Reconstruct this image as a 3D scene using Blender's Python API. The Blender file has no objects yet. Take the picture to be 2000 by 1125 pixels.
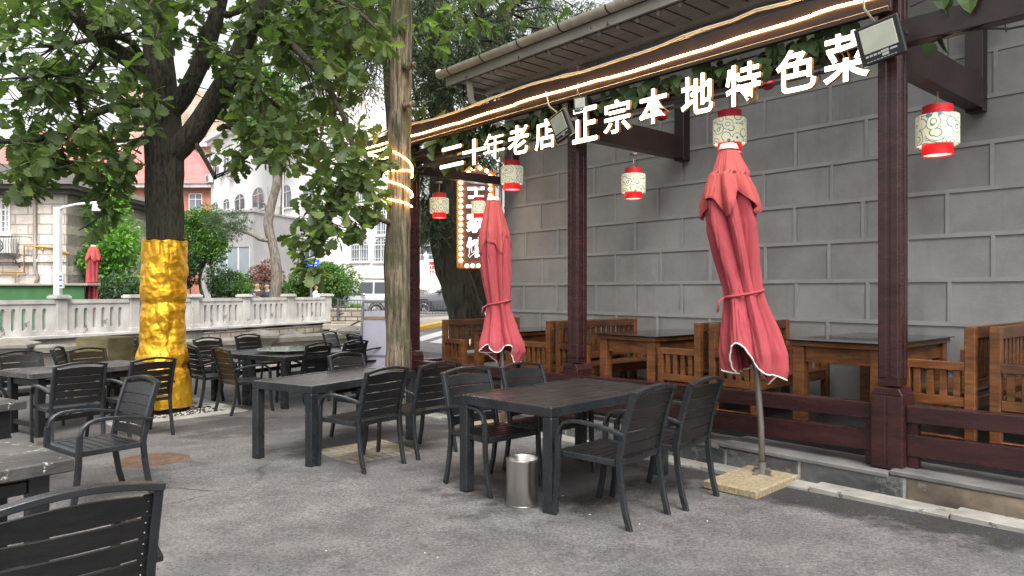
import bpy, bmesh, math, random
from mathutils import Vector, Matrix, noise
R = math.radians
random.seed(7)
S = bpy.context.scene
COL = S.collection
F, HZ, EYE = 1396.0, 569.0, 1.5          # focal length and horizon row (2000 px wide photo), eye height

# ---------------------------------------------------------------- camera, sky, sun, exposure
cam = bpy.data.objects.new('camera', bpy.data.cameras.new('camera'))
COL.objects.link(cam)
cam.location = (0, 0, EYE)
cam.rotation_euler = (R(90), 0, 0)
cam.data.sensor_width = 36
cam.data.lens = 36 * F / 2000
cam.data.shift_y = (HZ - 562.5) / 2000
cam.data.clip_start = .05
cam.data.clip_end = 2000
S.camera = cam

SUN_EL, SUN_AZ = 55, 166                  # sun high behind the viewer, thin overcast
w = bpy.data.worlds.new('World'); S.world = w; w.use_nodes = True
nt = w.node_tree; bg = nt.nodes['Background']
sky = nt.nodes.new('ShaderNodeTexSky'); sky.sky_type = 'NISHITA'; sky.sun_disc = False
sky.sun_elevation = R(SUN_EL); sky.sun_rotation = R(SUN_AZ)
sky.dust_density = 5; sky.air_density = 1.2; sky.ozone_density = 1
hs = nt.nodes.new('ShaderNodeHueSaturation'); hs.inputs['Saturation'].default_value = .12   # overcast: almost no blue
nt.links.new(sky.outputs[0], hs.inputs['Color']); nt.links.new(hs.outputs[0], bg.inputs['Color'])
bg.inputs['Strength'].default_value = .15
sl = bpy.data.lights.new('sun', 'SUN'); sl.energy = 1.5; sl.angle = R(28); sl.color = (1, .96, .9)
so = bpy.data.objects.new('sun', sl); COL.objects.link(so)
so.rotation_euler = (R(90 - SUN_EL), 0, R(180 - SUN_AZ))
S.view_settings.view_transform = 'Standard'; S.view_settings.look = 'None'
S.view_settings.exposure = 1.2; S.view_settings.gamma = 1; S.view_settings.use_curve_mapping = False
S.cycles.use_denoising = True
S.cycles.max_bounces = 6; S.cycles.diffuse_bounces = 3; S.cycles.glossy_bounces = 3
S.cycles.transmission_bounces = 3; S.cycles.transparent_max_bounces = 4
S.cycles.caustics_reflective = False; S.cycles.caustics_refractive = False
S.cycles.sample_clamp_indirect = 6

# ---------------------------------------------------------------- frames of reference
U = Vector((-.6565, .7543, 0)); N = Vector((.7543, .6565, 0))   # along the facade, into the building
AF = math.atan2(-.7543, .6565)                                  # turn so local x runs along the facade, local y into it
def un(u, n, z=0): return U * u + N * n + Vector((0, 0, z))
def clamp(v, a, b): return max(a, min(b, v))
def sst(a, b, v):
    t = clamp((v - a) / (b - a), 0, 1); return t * t * (3 - 2 * t)
def slope(u): return -.022 * (clamp(u, -3, 10) - 2.2)
BA, BB = Vector((-11.4, 18, 0)), Vector((-7, 27, 0))            # line of the stone balustrade
BD = (BB - BA).normalized(); BN = Vector((-BD.y, BD.x, 0))
def gz(x, y):
    u = U.x * x + U.y * y
    z = slope(u)
    d = BN.x * (x - BA.x) + BN.y * (y - BA.y)
    if d > 0 and y > 6: return .33 + .02 * max(0, y - 30)
    if y > 12:
        r = x / y
        z += (.75 * sst(12.6, 22, y) + .02 * max(0, y - 24)) * sst(-.27, -.19, r)
    return z
def at(px, py, Y): return Vector(((px - 1000) / F * Y, Y, EYE - (py - HZ) * Y / F))
def gp(px, py):
    z = 0
    for _ in range(12):
        Y = F * (EYE - z) / max(8, py - HZ); x = (px - 1000) / F * Y; z = .5 * z + .5 * gz(x, Y)
    return Vector((x, Y, z))
def on_n(px, n):                                                # facade coordinate u and depth where a column meets plane n
    r = (px - 1000) / F; Y = n / (.7543 * r + .6565); return Y * (.7543 - .6565 * r), Y

# ---------------------------------------------------------------- mesh collecting
class MB:
    def __init__(s): s.v = []; s.f = []
    def add(s, vs, fs):
        b = len(s.v); s.v += [tuple(v) for v in vs]; s.f += [tuple(i + b for i in f) for f in fs]; return s
    def box(s, c, d, m=None):
        c = Vector(c); x, y, z = d[0] / 2, d[1] / 2, d[2] / 2
        vs = [Vector((a * x, b * y, e * z)) for e in (-1, 1) for a, b in ((-1, -1), (1, -1), (1, 1), (-1, 1))]
        if m: vs = [m @ v for v in vs]
        return s.add([v + c for v in vs], [(3, 2, 1, 0), (4, 5, 6, 7), (0, 1, 5, 4), (1, 2, 6, 5), (2, 3, 7, 6), (3, 0, 4, 7)])
    def ext(s, x0, x1, y0, y1, z0, z1): return s.box(((x0 + x1) / 2, (y0 + y1) / 2, (z0 + z1) / 2), (x1 - x0, y1 - y0, z1 - z0))
    def sweep(s, pts, prof, side=None, scale=None, cap=True):    # profile (a along side, b along normal) carried along a path
        pts = [Vector(p) for p in pts]; k = len(prof); vs = []; fs = []; n = len(pts); ref = None
        for i, p in enumerate(pts):
            t = (pts[min(i + 1, n - 1)] - pts[max(i - 1, 0)]).normalized()
            if side is not None: a = Vector(side); a = (a - t * a.dot(t)).normalized()
            else:
                if ref is None: ref = Vector((1, 0, 0)) if abs(t.x) < .8 else Vector((0, 1, 0))
                a = (ref - t * ref.dot(t)).normalized(); ref = a
            b = t.cross(a); q = scale[i] if scale else 1
            vs += [p + a * (u * q) + b * (v * q) for u, v in prof]
        for i in range(n - 1):
            for j in range(k):
                jj = (j + 1) % k; fs.append((i * k + j, i * k + jj, (i + 1) * k + jj, (i + 1) * k + j))
        if cap: fs += [tuple(range(k - 1, -1, -1)), tuple(range((n - 1) * k, n * k))]
        return s.add(vs, fs)
    def bar(s, pts, w, h, side=None, c=.25):
        a, b = w / 2, h / 2; e = min(a, b) * c
        return s.sweep(pts, [(a, -b + e), (a, b - e), (a - e, b), (-a + e, b), (-a, b - e), (-a, -b + e), (-a + e, -b), (a - e, -b)], side)
    def tube(s, pts, r, k=10, jit=0, cap=True):
        rr = list(r) if hasattr(r, '__len__') else [r] * len(pts)
        b = len(s.v)
        s.sweep(pts, [(math.cos(2 * math.pi * j / k), math.sin(2 * math.pi * j / k)) for j in range(k)], None, rr, cap)
        if jit:
            for i in range(b, len(s.v)):
                p = Vector(s.v[i]); q = pts[min((i - b) // k, len(pts) - 1)]; d = p - Vector(q)
                f = 1 + jit * (noise.noise(p * 2.2) + .5 * noise.noise(p * 6)); s.v[i] = tuple(Vector(q) + d * f)
        return s
    def lathe(s, prof, k=24, o=(0, 0, 0), cap=False):
        o = Vector(o); vs = []; fs = []
        for r, z in prof: vs += [o + Vector((r * math.cos(2 * math.pi * j / k), r * math.sin(2 * math.pi * j / k), z)) for j in range(k)]
        for i in range(len(prof) - 1):
            for j in range(k):
                jj = (j + 1) % k; fs.append((i * k + j, i * k + jj, (i + 1) * k + jj, (i + 1) * k + j))
        if cap: fs += [tuple(range(k - 1, -1, -1)), tuple(range((len(prof) - 1) * k, len(prof) * k))]
        return s.add(vs, fs)
    def prism(s, poly, y0, y1, ax='y'):                          # polygon (x,z) given depth y0..y1
        k = len(poly); vs = [(p[0], y0, p[1]) for p in poly] + [(p[0], y1, p[1]) for p in poly]
        if ax == 'z': vs = [(p[0], p[1], y0) for p in poly] + [(p[0], p[1], y1) for p in poly]
        return s.add(vs, [tuple(range(k)), tuple(range(2 * k - 1, k - 1, -1))] + [(i, i + k, (i + 1) % k + k, (i + 1) % k) for i in range(k)])
    def ball(s, c, r, k=8, q=(1, 1, 1)):
        c = Vector(c); vs = []; fs = []; m = k // 2
        for i in range(m + 1):
            t = math.pi * i / m
            vs += [c + Vector((r * q[0] * math.sin(t) * math.cos(2 * math.pi * j / k), r * q[1] * math.sin(t) * math.sin(2 * math.pi * j / k), r * q[2] * math.cos(t))) for j in range(k)]
        for i in range(m):
            for j in range(k):
                jj = (j + 1) % k; fs.append((i * k + j, (i + 1) * k + j, (i + 1) * k + jj, i * k + jj))
        return s.add(vs, fs)
    def xf(s, m): s.v = [tuple(m @ Vector(v)) for v in s.v]; return s
    def mesh(s, name, m, smooth=False, bevel=0, fix=True):
        me = bpy.data.meshes.new(name); me.from_pydata(s.v, [], s.f)
        if fix:
            b = bmesh.new(); b.from_mesh(me)
            bmesh.ops.recalc_face_normals(b, faces=b.faces)
            if bevel: bmesh.ops.bevel(b, geom=b.edges[:], offset=bevel, segments=1, affect='EDGES', profile=.5, clamp_overlap=True)
            b.to_mesh(me); b.free()
        me.materials.append(m)
        if smooth:
            for p in me.polygons: p.use_smooth = True
            if smooth == 2: me.set_sharp_from_angle(angle=R(35))
        return me
    def build(s, name, m, parent=None, smooth=False, bevel=0, fix=True):
        o = bpy.data.objects.new(name, s.mesh(name, m, smooth, bevel, fix)); COL.objects.link(o)
        if parent: o.parent = parent
        return o
def tag(o, label=None, cat=None, group=None, kind=None):
    for k, v in (('label', label), ('category', cat), ('group', group), ('kind', kind)):
        if v: o[k] = v
    return o
def thing(name, label, cat, loc=(0, 0, 0), rz=0, group=None):
    o = bpy.data.objects.new(name, None); COL.objects.link(o); o.empty_display_size = .1
    o.location = loc; o.rotation_euler = (0, 0, rz); return tag(o, label, cat, group)
KIDS = {}
def copy_tree(o, parent=None):
    c = o.copy(); COL.objects.link(c)
    if parent: c.parent = parent
    for ch in o.children: copy_tree(ch, c)
    return c
def place(proto, first, loc, rz, label, group=None):
    o = proto if first else copy_tree(proto)
    o.location = loc; o.rotation_euler = (0, 0, rz); o['label'] = label
    if group: o['group'] = group
    return o
def struct(o): o['kind'] = 'structure'; return o

# ---------------------------------------------------------------- materials
class NT:
    def __init__(s, name):
        s.m = bpy.data.materials.new(name); s.m.use_nodes = True; s.t = s.m.node_tree; s.p = s.t.nodes['Principled BSDF']
        s.tc = s.n('ShaderNodeTexCoord')
    def n(s, ty, **kw):
        x = s.t.nodes.new(ty)
        for k, v in kw.items(): setattr(x, k, v)
        return x
    def l(s, a, b): s.t.links.new(a, b)
    def set(s, **kw):
        for k, v in kw.items(): s.p.inputs[k.replace('_', ' ')].default_value = v
    def map(s, coord='Object', sc=(1, 1, 1)):
        mp = s.n('ShaderNodeMapping'); mp.inputs['Scale'].default_value = sc; s.l(s.tc.outputs[coord], mp.inputs[0]); return mp.outputs[0]
    def noise(s, vec, scale, detail=4, rough=.55, out='Fac'):
        x = s.n('ShaderNodeTexNoise'); x.inputs['Scale'].default_value = scale; x.inputs['Detail'].default_value = detail
        x.inputs['Roughness'].default_value = rough; s.l(vec, x.inputs['Vector']); return x.outputs[out]
    def ramp(s, fac, stops, interp='LINEAR'):
        x = s.n('ShaderNodeValToRGB'); x.color_ramp.interpolation = interp; e = x.color_ramp.elements
        while len(e) < len(stops): e.new(.5)
        for i, (p, c) in enumerate(stops): e[i].position = p; e[i].color = (*c, 1) if len(c) == 3 else c
        s.l(fac, x.inputs[0]); return x.outputs[0]
    def mix(s, a, b, fac, mode='MIX'):
        x = s.n('ShaderNodeMix', data_type='RGBA', blend_type=mode)
        for v, i in ((fac, 0), (a, 6), (b, 7)):
            if isinstance(v, (int, float)): x.inputs[i].default_value = v
            elif isinstance(v, tuple): x.inputs[i].default_value = (*v, 1)
            else: s.l(v, x.inputs[i])
        return x.outputs[2]
    def math(s, op, a, b=0):
        x = s.n('ShaderNodeMath', operation=op)
        for i, v in enumerate((a, b)):
            if isinstance(v, (int, float)): x.inputs[i].default_value = v
            else: s.l(v, x.inputs[i])
        return x.outputs[0]
    def col(s, c): s.l(c, s.p.inputs['Base Color'])
    def bump(s, h, st=.3, dist=.02):
        x = s.n('ShaderNodeBump'); x.inputs['Strength'].default_value = st; x.inputs['Distance'].default_value = dist
        s.l(h, x.inputs['Height']); s.l(x.outputs[0], s.p.inputs['Normal'])
    def rnd(s): return s.n('ShaderNodeObjectInfo').outputs['Random']

def mat(name, c, c2=None, rough=.6, metal=0, scale=6, detail=4, bump=0, bscale=60, sc=(1, 1, 1), lo=.35, hi=.7, coord='Object', spec=None, wear=None, wscale=30, wlo=.66, rvar=0):
    n = NT(name); n.set(Roughness=rough, Metallic=metal)
    if spec is not None: n.p.inputs['Specular IOR Level'].default_value = spec
    v = n.map(coord, sc); out = None
    if c2: out = n.ramp(n.noise(v, scale, detail), [(lo, c), (hi, c2)])
    if wear:
        msk = n.ramp(n.noise(v, wscale, 6, .7), [(wlo, (0, 0, 0)), (wlo + .03, (1, 1, 1))])
        out = n.mix(out if out else c, wear, msk)
    if out: n.col(out)
    else: n.p.inputs['Base Color'].default_value = (*c, 1)
    if rvar:
        rr = n.n('ShaderNodeMapRange'); rr.inputs[3].default_value = rough - rvar; rr.inputs[4].default_value = rough + rvar
        n.l(n.noise(v, scale * 1.7, 4), rr.inputs[0]); n.l(rr.outputs[0], n.p.inputs['Roughness'])
    if bump: n.bump(n.noise(v, bscale, 5, .6), bump)
    return n.m
def glow(name, c, st):
    n = NT(name); n.set(Roughness=.5); n.p.inputs['Base Color'].default_value = (*c, 1)
    n.p.inputs['Emission Color'].default_value = (*c, 1); n.p.inputs['Emission Strength'].default_value = st; return n.m
def leafmat(name, c1, c2, c3=None, trans=.35, rough=.45):
    n = NT(name); g = n.n('ShaderNodeNewGeometry')
    c = n.ramp(g.outputs['Random Per Island'], [(0, c1), (.55, c2), (1, c3 or c2)]); n.col(c); n.set(Roughness=rough)
    n.p.inputs['Specular IOR Level'].default_value = .35
    t = n.n('ShaderNodeBsdfTranslucent'); br = n.mix(c, (1.0, 1.25, .45), 1.0, 'MULTIPLY'); n.l(br, t.inputs[0])
    mx = n.n('ShaderNodeMixShader'); mx.inputs[0].default_value = trans
    n.l(n.p.outputs[0], mx.inputs[1]); n.l(t.outputs[0], mx.inputs[2]); n.l(mx.outputs[0], n.t.nodes['Material Output'].inputs[0]); return n.m
def barkmat(name, c1, c2, moss=None, st=.8, sc=(9, 9, 1.6)):
    n = NT(name); v = n.map('Object', sc); h = n.noise(v, 2.2, 8, .7)
    c = n.ramp(h, [(.4, c1), (.6, c2)])
    if moss: c = n.mix(c, moss, n.ramp(n.noise(n.map('Object'), 2.3, 5), [(.48, (0, 0, 0)), (.62, (.8, .8, .8))]))
    sp = n.ramp(n.noise(n.map('Object'), 55, 3), [(.66, (0, 0, 0)), (.72, (.35, .35, .35))]); c = n.mix(c, (.22, .22, .2), sp)
    n.col(c); n.set(Roughness=.95); n.bump(h, st, .05); return n.m

def asphalt():
    n = NT('asphalt'); v = n.map('Object')
    big = n.noise(v, .5, 6, .65); mid = n.noise(v, 2.6, 6, .7); fine = n.noise(v, 48, 5, .85); sp = n.noise(v, 95, 2)
    c = n.ramp(n.math('ADD', n.math('MULTIPLY', big, .75), n.math('MULTIPLY', mid, .25)), [(.34, (.058, .056, .058)), (.67, (.185, .177, .173))])
    c = n.mix(c, n.ramp(mid, [(.36, (.07, .067, .07)), (.66, (.18, .173, .17))]), .45)
    for (px, py, rx, ry, rot, a) in DARK_PATCHES:                     # darker patches with ragged edges, below the tables and along the kerb
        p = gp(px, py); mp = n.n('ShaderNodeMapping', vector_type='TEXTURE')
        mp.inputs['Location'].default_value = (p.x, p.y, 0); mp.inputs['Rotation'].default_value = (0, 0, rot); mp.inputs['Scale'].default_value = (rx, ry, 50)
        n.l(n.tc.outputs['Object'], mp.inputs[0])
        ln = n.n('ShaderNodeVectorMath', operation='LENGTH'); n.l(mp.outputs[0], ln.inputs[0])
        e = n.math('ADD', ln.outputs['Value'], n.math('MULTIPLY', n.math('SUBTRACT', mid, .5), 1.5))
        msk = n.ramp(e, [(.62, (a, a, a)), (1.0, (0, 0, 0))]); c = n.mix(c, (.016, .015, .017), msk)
    c = n.mix(c, n.ramp(fine, [(.36, (.3, .3, .31)), (.64, (1.6, 1.56, 1.53))]), .8, 'MULTIPLY')
    c = n.mix(c, (.42, .4, .385), n.ramp(sp, [(.7, (0, 0, 0)), (.74, (.8, .8, .8))]))
    cr = n.n('ShaderNodeTexVoronoi', feature='DISTANCE_TO_EDGE'); cr.inputs['Scale'].default_value = .35
    n.l(n.mix(v, n.noise(v, 1.2, 5, .6, 'Color'), .25), cr.inputs['Vector'])
    ck = n.math('MULTIPLY', n.ramp(cr.outputs[0], [(.002, (1, 1, 1)), (.006, (0, 0, 0))]), n.ramp(n.noise(v, .4, 2), [(.5, (0, 0, 0)), (.6, (.8, .8, .8))]))
    c = n.mix(c, (.02, .02, .02), ck)
    n.col(c); n.set(Roughness=.85)
    rr = n.n('ShaderNodeMapRange'); rr.inputs[3].default_value = .62; rr.inputs[4].default_value = .95; n.l(mid, rr.inputs[0]); n.l(rr.outputs[0], n.p.inputs['Roughness'])
    n.bump(n.math('ADD', fine, n.math('MULTIPLY', sp, .5)), .5, .012); return n.m
DARK_PATCHES = [(1160, 915, 1.7, .95, .82, .9), (760, 850, 1.4, .8, .95, .75), (1700, 985, 2.4, .5, -.855, .9), (160, 930, .9, .6, .4, .5), (540, 830, 1.2, .5, .9, .5), (420, 830, .9, .4, .9, .55)]

def brickmat(name, c1, c2, cm, bw, bh, mort=.02, rough=.85, axes='xz', bump=.6, rock=0, off=.5):
    n = NT(name); sp = n.n('ShaderNodeSeparateXYZ'); n.l(n.tc.outputs['Object'], sp.inputs[0]); cb = n.n('ShaderNodeCombineXYZ')
    n.l(sp.outputs[0 if axes[0] == 'x' else 1], cb.inputs[0]); n.l(sp.outputs[2 if axes[1] == 'z' else 1], cb.inputs[1])
    b = n.n('ShaderNodeTexBrick'); n.l(cb.outputs[0], b.inputs['Vector']); b.inputs['Scale'].default_value = 1; b.offset = off
    b.inputs['Brick Width'].default_value = bw; b.inputs['Row Height'].default_value = bh; b.inputs['Mortar Size'].default_value = mort
    b.inputs['Color1'].default_value = (*c1, 1); b.inputs['Color2'].default_value = (*c2, 1); b.inputs['Mortar'].default_value = (*cm, 1); b.inputs['Mortar Smooth'].default_value = .2
    st = n.noise(n.map('Object', (1, 1, .35)), 1.3, 6, .65)
    c = n.mix(b.outputs['Color'], n.ramp(st, [(.35, (.62, .58, .55)), (.62, (1.08, 1.08, 1.08))]), .8, 'MULTIPLY')
    n.col(c); n.set(Roughness=rough)
    h = n.math('MULTIPLY', b.outputs['Fac'], -1)
    if rock: h = n.math('ADD', h, n.math('MULTIPLY', n.noise(n.map('Object'), 7, 5), rock))
    n.bump(h, bump, .03); return n.m

def blockwall():
    n = NT('grey_painted_block'); sp = n.n('ShaderNodeSeparateXYZ'); n.l(n.tc.outputs['Object'], sp.inputs[0]); cb = n.n('ShaderNodeCombineXYZ')
    n.l(n.math('ADD', sp.outputs[0], 8.42 + 15), cb.inputs[0]); n.l(n.math('ADD', sp.outputs[2], .07 + 4.2), cb.inputs[1])
    b = n.n('ShaderNodeTexBrick'); n.l(cb.outputs[0], b.inputs['Vector']); b.inputs['Scale'].default_value = 1; b.inputs['Brick Width'].default_value = .75; b.inputs['Row Height'].default_value = .42
    b.inputs['Mortar Size'].default_value = .021; b.inputs['Mortar Smooth'].default_value = .3
    for k, v in (('Color1', .222), ('Color2', .282), ('Mortar', .222)): b.inputs[k].default_value = (v * 1.0, v * .99, v * .98, 1)
    v = n.map('Object'); c = n.mix(b.outputs['Color'], n.ramp(n.noise(v, 1.1, 7, .65), [(.34, (.72, .7, .7)), (.62, (1.1, 1.1, 1.1))]), .85, 'MULTIPLY')
    dr = n.ramp(n.noise(n.map('Object', (5, 1, .5)), 1.4, 6, .7), [(.55, (1, 1, 1)), (.75, (.75, .74, .73))]); c = n.mix(c, dr, .55, 'MULTIPLY')
    c = n.mix(c, (.1, .09, .09), n.ramp(n.noise(v, 13, 5, .7), [(.71, (0, 0, 0)), (.75, (.8, .8, .8))]))
    n.col(c); n.set(Roughness=.75); n.bump(n.math('ADD', n.math('MULTIPLY', b.outputs['Fac'], -.6), n.math('MULTIPLY', n.noise(v, 40, 5), .3)), .4, .02); return n.m
def slatemat():
    n = NT('slate'); v = n.map('Object', (1, 1, 1.6)); g = n.n('ShaderNodeNewGeometry'); r_ = g.outputs['Random Per Island']
    va = n.n('ShaderNodeVectorMath', operation='ADD'); n.l(v, va.inputs[0]); n.l(n.math('MULTIPLY', r_, 30), va.inputs[1])
    h = n.noise(va.outputs[0], 2.4, 9, .62); c = n.ramp(h, [(.34, (.03, .033, .036)), (.5, (.075, .079, .081)), (.68, (.15, .155, .155))])
    tone = n.ramp(r_, [(0, (.75, .75, .76)), (.5, (1.05, 1.05, 1.05)), (.8, (1.3, 1.27, 1.22)), (.9, (1.9, 1.35, .95))], 'CONSTANT'); c = n.mix(c, tone, .85, 'MULTIPLY')
    vein = n.noise(va.outputs[0], 1.3, 7, .7); c = n.mix(c, (.2, .2, .19), n.ramp(n.math('ABSOLUTE', n.math('SUBTRACT', vein, .5)), [(.0, (.6, .6, .6)), (.02, (0, 0, 0))]))
    c = n.mix(c, (.4, .4, .33), n.ramp(n.noise(n.map('Object'), 7, 6, .75), [(.68, (0, 0, 0)), (.74, (.7, .7, .7))]))
    n.col(c); n.set(Roughness=.5); n.bump(h, .5, .03); return n.m
def woodmat(name, c1, c2, c3, rough=.38, sc=(3, 3, 22)):
    n = NT(name); v = n.map('Object', sc); rd = n.rnd()
    va = n.n('ShaderNodeVectorMath', operation='ADD'); n.l(v, va.inputs[0]); n.l(rd, va.inputs[1])
    h = n.noise(va.outputs[0], 1.6, 6, .6); c = n.ramp(h, [(.3, c1), (.52, c2), (.75, c3)])
    c = n.mix(c, (.03, .015, .008), n.ramp(n.noise(n.map('Object'), 3.2, 5, .6), [(.45, (0, 0, 0)), (.72, (.85, .85, .85))]))
    n.col(c); n.set(Roughness=rough); n.bump(h, .12, .01); return n.m

M = {}
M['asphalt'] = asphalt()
M['black_metal'] = mat('black_painted_metal', (.012, .0135, .0155), (.026, .029, .033), .27, 0, 3, bump=.06, bscale=90, wear=(.2, .2, .19), wscale=38, wlo=.735, rvar=.1)
M['black_slat'] = mat('black_slat', (.007, .007, .0078), (.014, .014, .0155), .38, 0, 5, sc=(1, 6, 6), bump=.12, bscale=30, wear=(.13, .125, .12), wscale=45, wlo=.74, rvar=.1)
M['table_slat'] = mat('worn_table_top', (.012, .0105, .0105), (.034, .029, .0275), .34, 0, 4, 6, sc=(1, 3, 1), bump=.1, bscale=60, wear=(.24, .23, .22), wscale=24, wlo=.735, rvar=.12)
M['worn_board'] = mat('worn_painted_board', (.03, .028, .028), (.11, .1, .095), .5, 0, 3.5, 7, bump=.2, bscale=50, wear=(.42, .39, .34), wscale=11, wlo=.6, rvar=.12)
M['maroon'] = mat('maroon_paint', (.026, .0085, .009), (.045, .016, .016), .28, 0, 3, sc=(1, 1, 4), bump=.12, bscale=25, wear=(.45, .38, .33), wscale=24, wlo=.74, rvar=.1)
M['dark_beam'] = mat('dark_beam_paint', (.012, .006, .0055), (.025, .012, .0105), .36, 0, 3, bump=.12, bscale=25, wear=(.2, .15, .12), wscale=30, wlo=.76)
M['fascia'] = mat('brown_metal_fascia', (.03, .016, .012), (.05, .028, .02), .28, .2, 3, bump=.05, bscale=9)
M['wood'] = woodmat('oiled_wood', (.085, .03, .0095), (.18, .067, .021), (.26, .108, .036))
M['wood_shaded'] = woodmat('oiled_wood_shade', (.055, .021, .0085), (.105, .041, .0145), (.155, .064, .023))  # darker copy of the oiled wood, shade painted into bench backs and seats
M['glass_top'] = mat('black_glass', (.012, .013, .014), rough=.06, spec=.6)
M['steel'] = mat('brushed_steel', (.5, .48, .46), (.58, .56, .53), .3, 1, 2, sc=(1, 1, .05), bump=.03, bscale=200)
M['red_cloth'] = mat('red_canvas', (.32, .052, .066), (.43, .084, .096), .9, 0, 2.2, 5, bump=.12, bscale=220, lo=.3, hi=.75, spec=.2)
M['red_faded'] = mat('faded_red_canvas', (.36, .065, .064), (.46, .1, .092), .9, 0, 2.4, 5, bump=.12, bscale=220, lo=.3, hi=.75, spec=.2)
M['white_trim'] = mat('white_trim', (.75, .73, .68), rough=.7)
M['pole'] = mat('grey_pole', (.17, .155, .14), (.24, .22, .2), .42, .5, 3)
M['granite'] = mat('buff_granite_slab', (.2, .16, .095), (.34, .275, .175), .8, 0, 45, 3, bump=.25, bscale=120, wear=(.14, .1, .06), wscale=9, wlo=.66)
M['slate'] = slatemat()
M['slate_cap'] = mat('slate_cap', (.06, .06, .059), (.17, .167, .16), .6, 0, 2.5, 7, bump=.3, bscale=9)
M['joint'] = mat('joint_mortar', (.42, .41, .385), (.13, .13, .125), .9, 0, 8)
M['kerb'] = mat('pale_kerb', (.2, .19, .17), (.32, .31, .275), .8, 0, 5, 7, bump=.15, bscale=70, wear=(.1, .095, .09), wscale=7, wlo=.6)
M['floor'] = mat('dark_floor', (.035, .035, .037), (.06, .06, .06), .3, 0, 3)

M['band'] = mat('grey_mortar_band', (.25, .246, .242), (.305, .3, .295), .8, 0, 2.5, 7, bump=.1, bscale=60)
M['soffit'] = mat('soffit_board', (.42, .4, .365), (.56, .535, .49), .8, 0, 3, 6, sc=(1, 4, 1), wear=(.06, .05, .045), wscale=6, wlo=.62)
M['gutter'] = mat('weathered_gutter', (.5, .45, .37), (.68, .63, .55), .6, 0, 3, 7, sc=(3, 1, 1), wear=(.16, .12, .09), wscale=5, wlo=.63)
M['roof_dark'] = mat('dark_roof', (.06, .055, .05), (.1, .09, .085), .8)
M['cable'] = mat('pale_cable', (.42, .36, .27), rough=.6)
M['wire'] = mat('dark_wire', (.03, .028, .026), rough=.6)
M['wall'] = blockwall()
M['led'] = glow('led_warm', (1, .58, .22), 22)
M['led_soft'] = glow('led_warm_dim', (1, .56, .2), 11)
M['letter'] = glow('letter_face', (1, .96, .72), 2.6)
M['letter_side'] = glow('letter_side', (.3, .14, .04), .1)
M['bulb'] = glow('lit_bulb', (1, .74, .4), 6)
M['bulb_off'] = mat('unlit_bulb', (.55, .5, .42), rough=.2)
M['sign_back'] = mat('sign_backing', (.06, .03, .03), (.1, .05, .045), .35)
M['sign_edge'] = mat('sign_orange_edge', (.42, .13, .03), (.5, .17, .04), .4)
M['sign_text'] = glow('sign_text', (.95, .93, 1), 1.6)
M['lamp_red'] = mat('lantern_red', (.5, .01, .02), (.6, .016, .026), .5)
M['lamp_red_lit'] = glow('lantern_red_lit', (.8, .01, .014), .22)
M['lamp_in'] = glow('lantern_inside', (1, .82, .66), .7)
M['flood'] = mat('floodlight_case', (.018, .018, .02), rough=.4)
M['flood_glass'] = mat('floodlight_lens', (.52, .54, .44), (.42, .44, .38), .18, 0, 9)
M['mark'] = mat('printed_marks', (.45, .46, .47), rough=.6)
M['concrete'] = mat('weathered_concrete', (.3, .285, .265), (.5, .485, .455), .85, 0, 2.0, 8, sc=(1, 1, .6), bump=.15, bscale=40, wear=(.17, .155, .135), wscale=3, wlo=.64)
M['parapet'] = mat('weathered_parapet_stone', (.17, .155, .13), (.33, .31, .275), .9, 0, 1.8, 8, bump=.2, bscale=30, wear=(.09, .08, .07), wscale=3, wlo=.6)
M['concrete_dark'] = mat('stained_concrete', (.11, .1, .09), (.32, .29, .25), .9, 0, 1.2, 8, bump=.2, bscale=25)
M['rubble'] = brickmat('rubble_stone', (.24, .21, .17), (.36, .32, .26), (.12, .1, .085), .42, .2, .025, rock=1.2)
M['block_stone'] = mat('mossy_block', (.15, .135, .06), (.3, .26, .135), .9, 0, 3, 7, sc=(1, 1, 2.5), bump=.3, bscale=18)
M['iron'] = mat('rusty_iron', (.1, .062, .042), (.19, .12, .08), .7, .2, 7, 6, bump=.2, bscale=90)
M['tile_cover'] = mat('sandy_paver', (.25, .21, .155), (.36, .31, .235), .85, 0, 4, 6, bump=.3, bscale=90)
M['pebble'] = mat('white_pebble', (.4, .38, .35), (.62, .6, .56), .7, 0, 30)
M['soil'] = mat('soil_mulch', (.035, .025, .018), (.085, .06, .042), .95, 0, 25, 6, bump=.5, bscale=40)
M['trunk'] = barkmat('oak_bark', (.022, .019, .014), (.1, .09, .07), (.07, .072, .04), 1.0, (14, 14, 3))
M['twig'] = mat('twig_bark', (.025, .02, .016), (.05, .042, .032), .9)
M['dead_trunk'] = barkmat('stripped_trunk', (.04, .03, .02), (.34, .27, .19), (.085, .09, .042), 1.0, (13, 13, .9))
M['conifer_bark'] = barkmat('conifer_bark', (.022, .018, .013), (.095, .08, .058), (.06, .065, .035), 1.0, (8, 8, 1.2))
M['pine_bark'] = barkmat('pine_bark', (.09, .075, .06), (.24, .205, .165), None, .8)
M['oak_leaf'] = leafmat('oak_leaf', (.085, .125, .06), (.13, .185, .076), (.235, .3, .115), .55)
M['needle'] = leafmat('conifer_needle', (.035, .058, .032), (.058, .088, .044), (.1, .13, .06), .3)
M['acacia_leaf'] = leafmat('bright_leaf', (.1, .22, .045), (.15, .33, .06), (.22, .42, .09), .4)
M['shrub_leaf'] = leafmat('shrub_leaf', (.05, .12, .03), (.1, .2, .045), (.17, .29, .07), .3)
M['bush_dark'] = leafmat('dark_shrub_leaf', (.03, .065, .03), (.05, .1, .04), (.09, .14, .055), .25)
M['red_leaf'] = leafmat('maple_red_leaf', (.16, .05, .05), (.24, .09, .08), (.2, .14, .09), .3)
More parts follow.
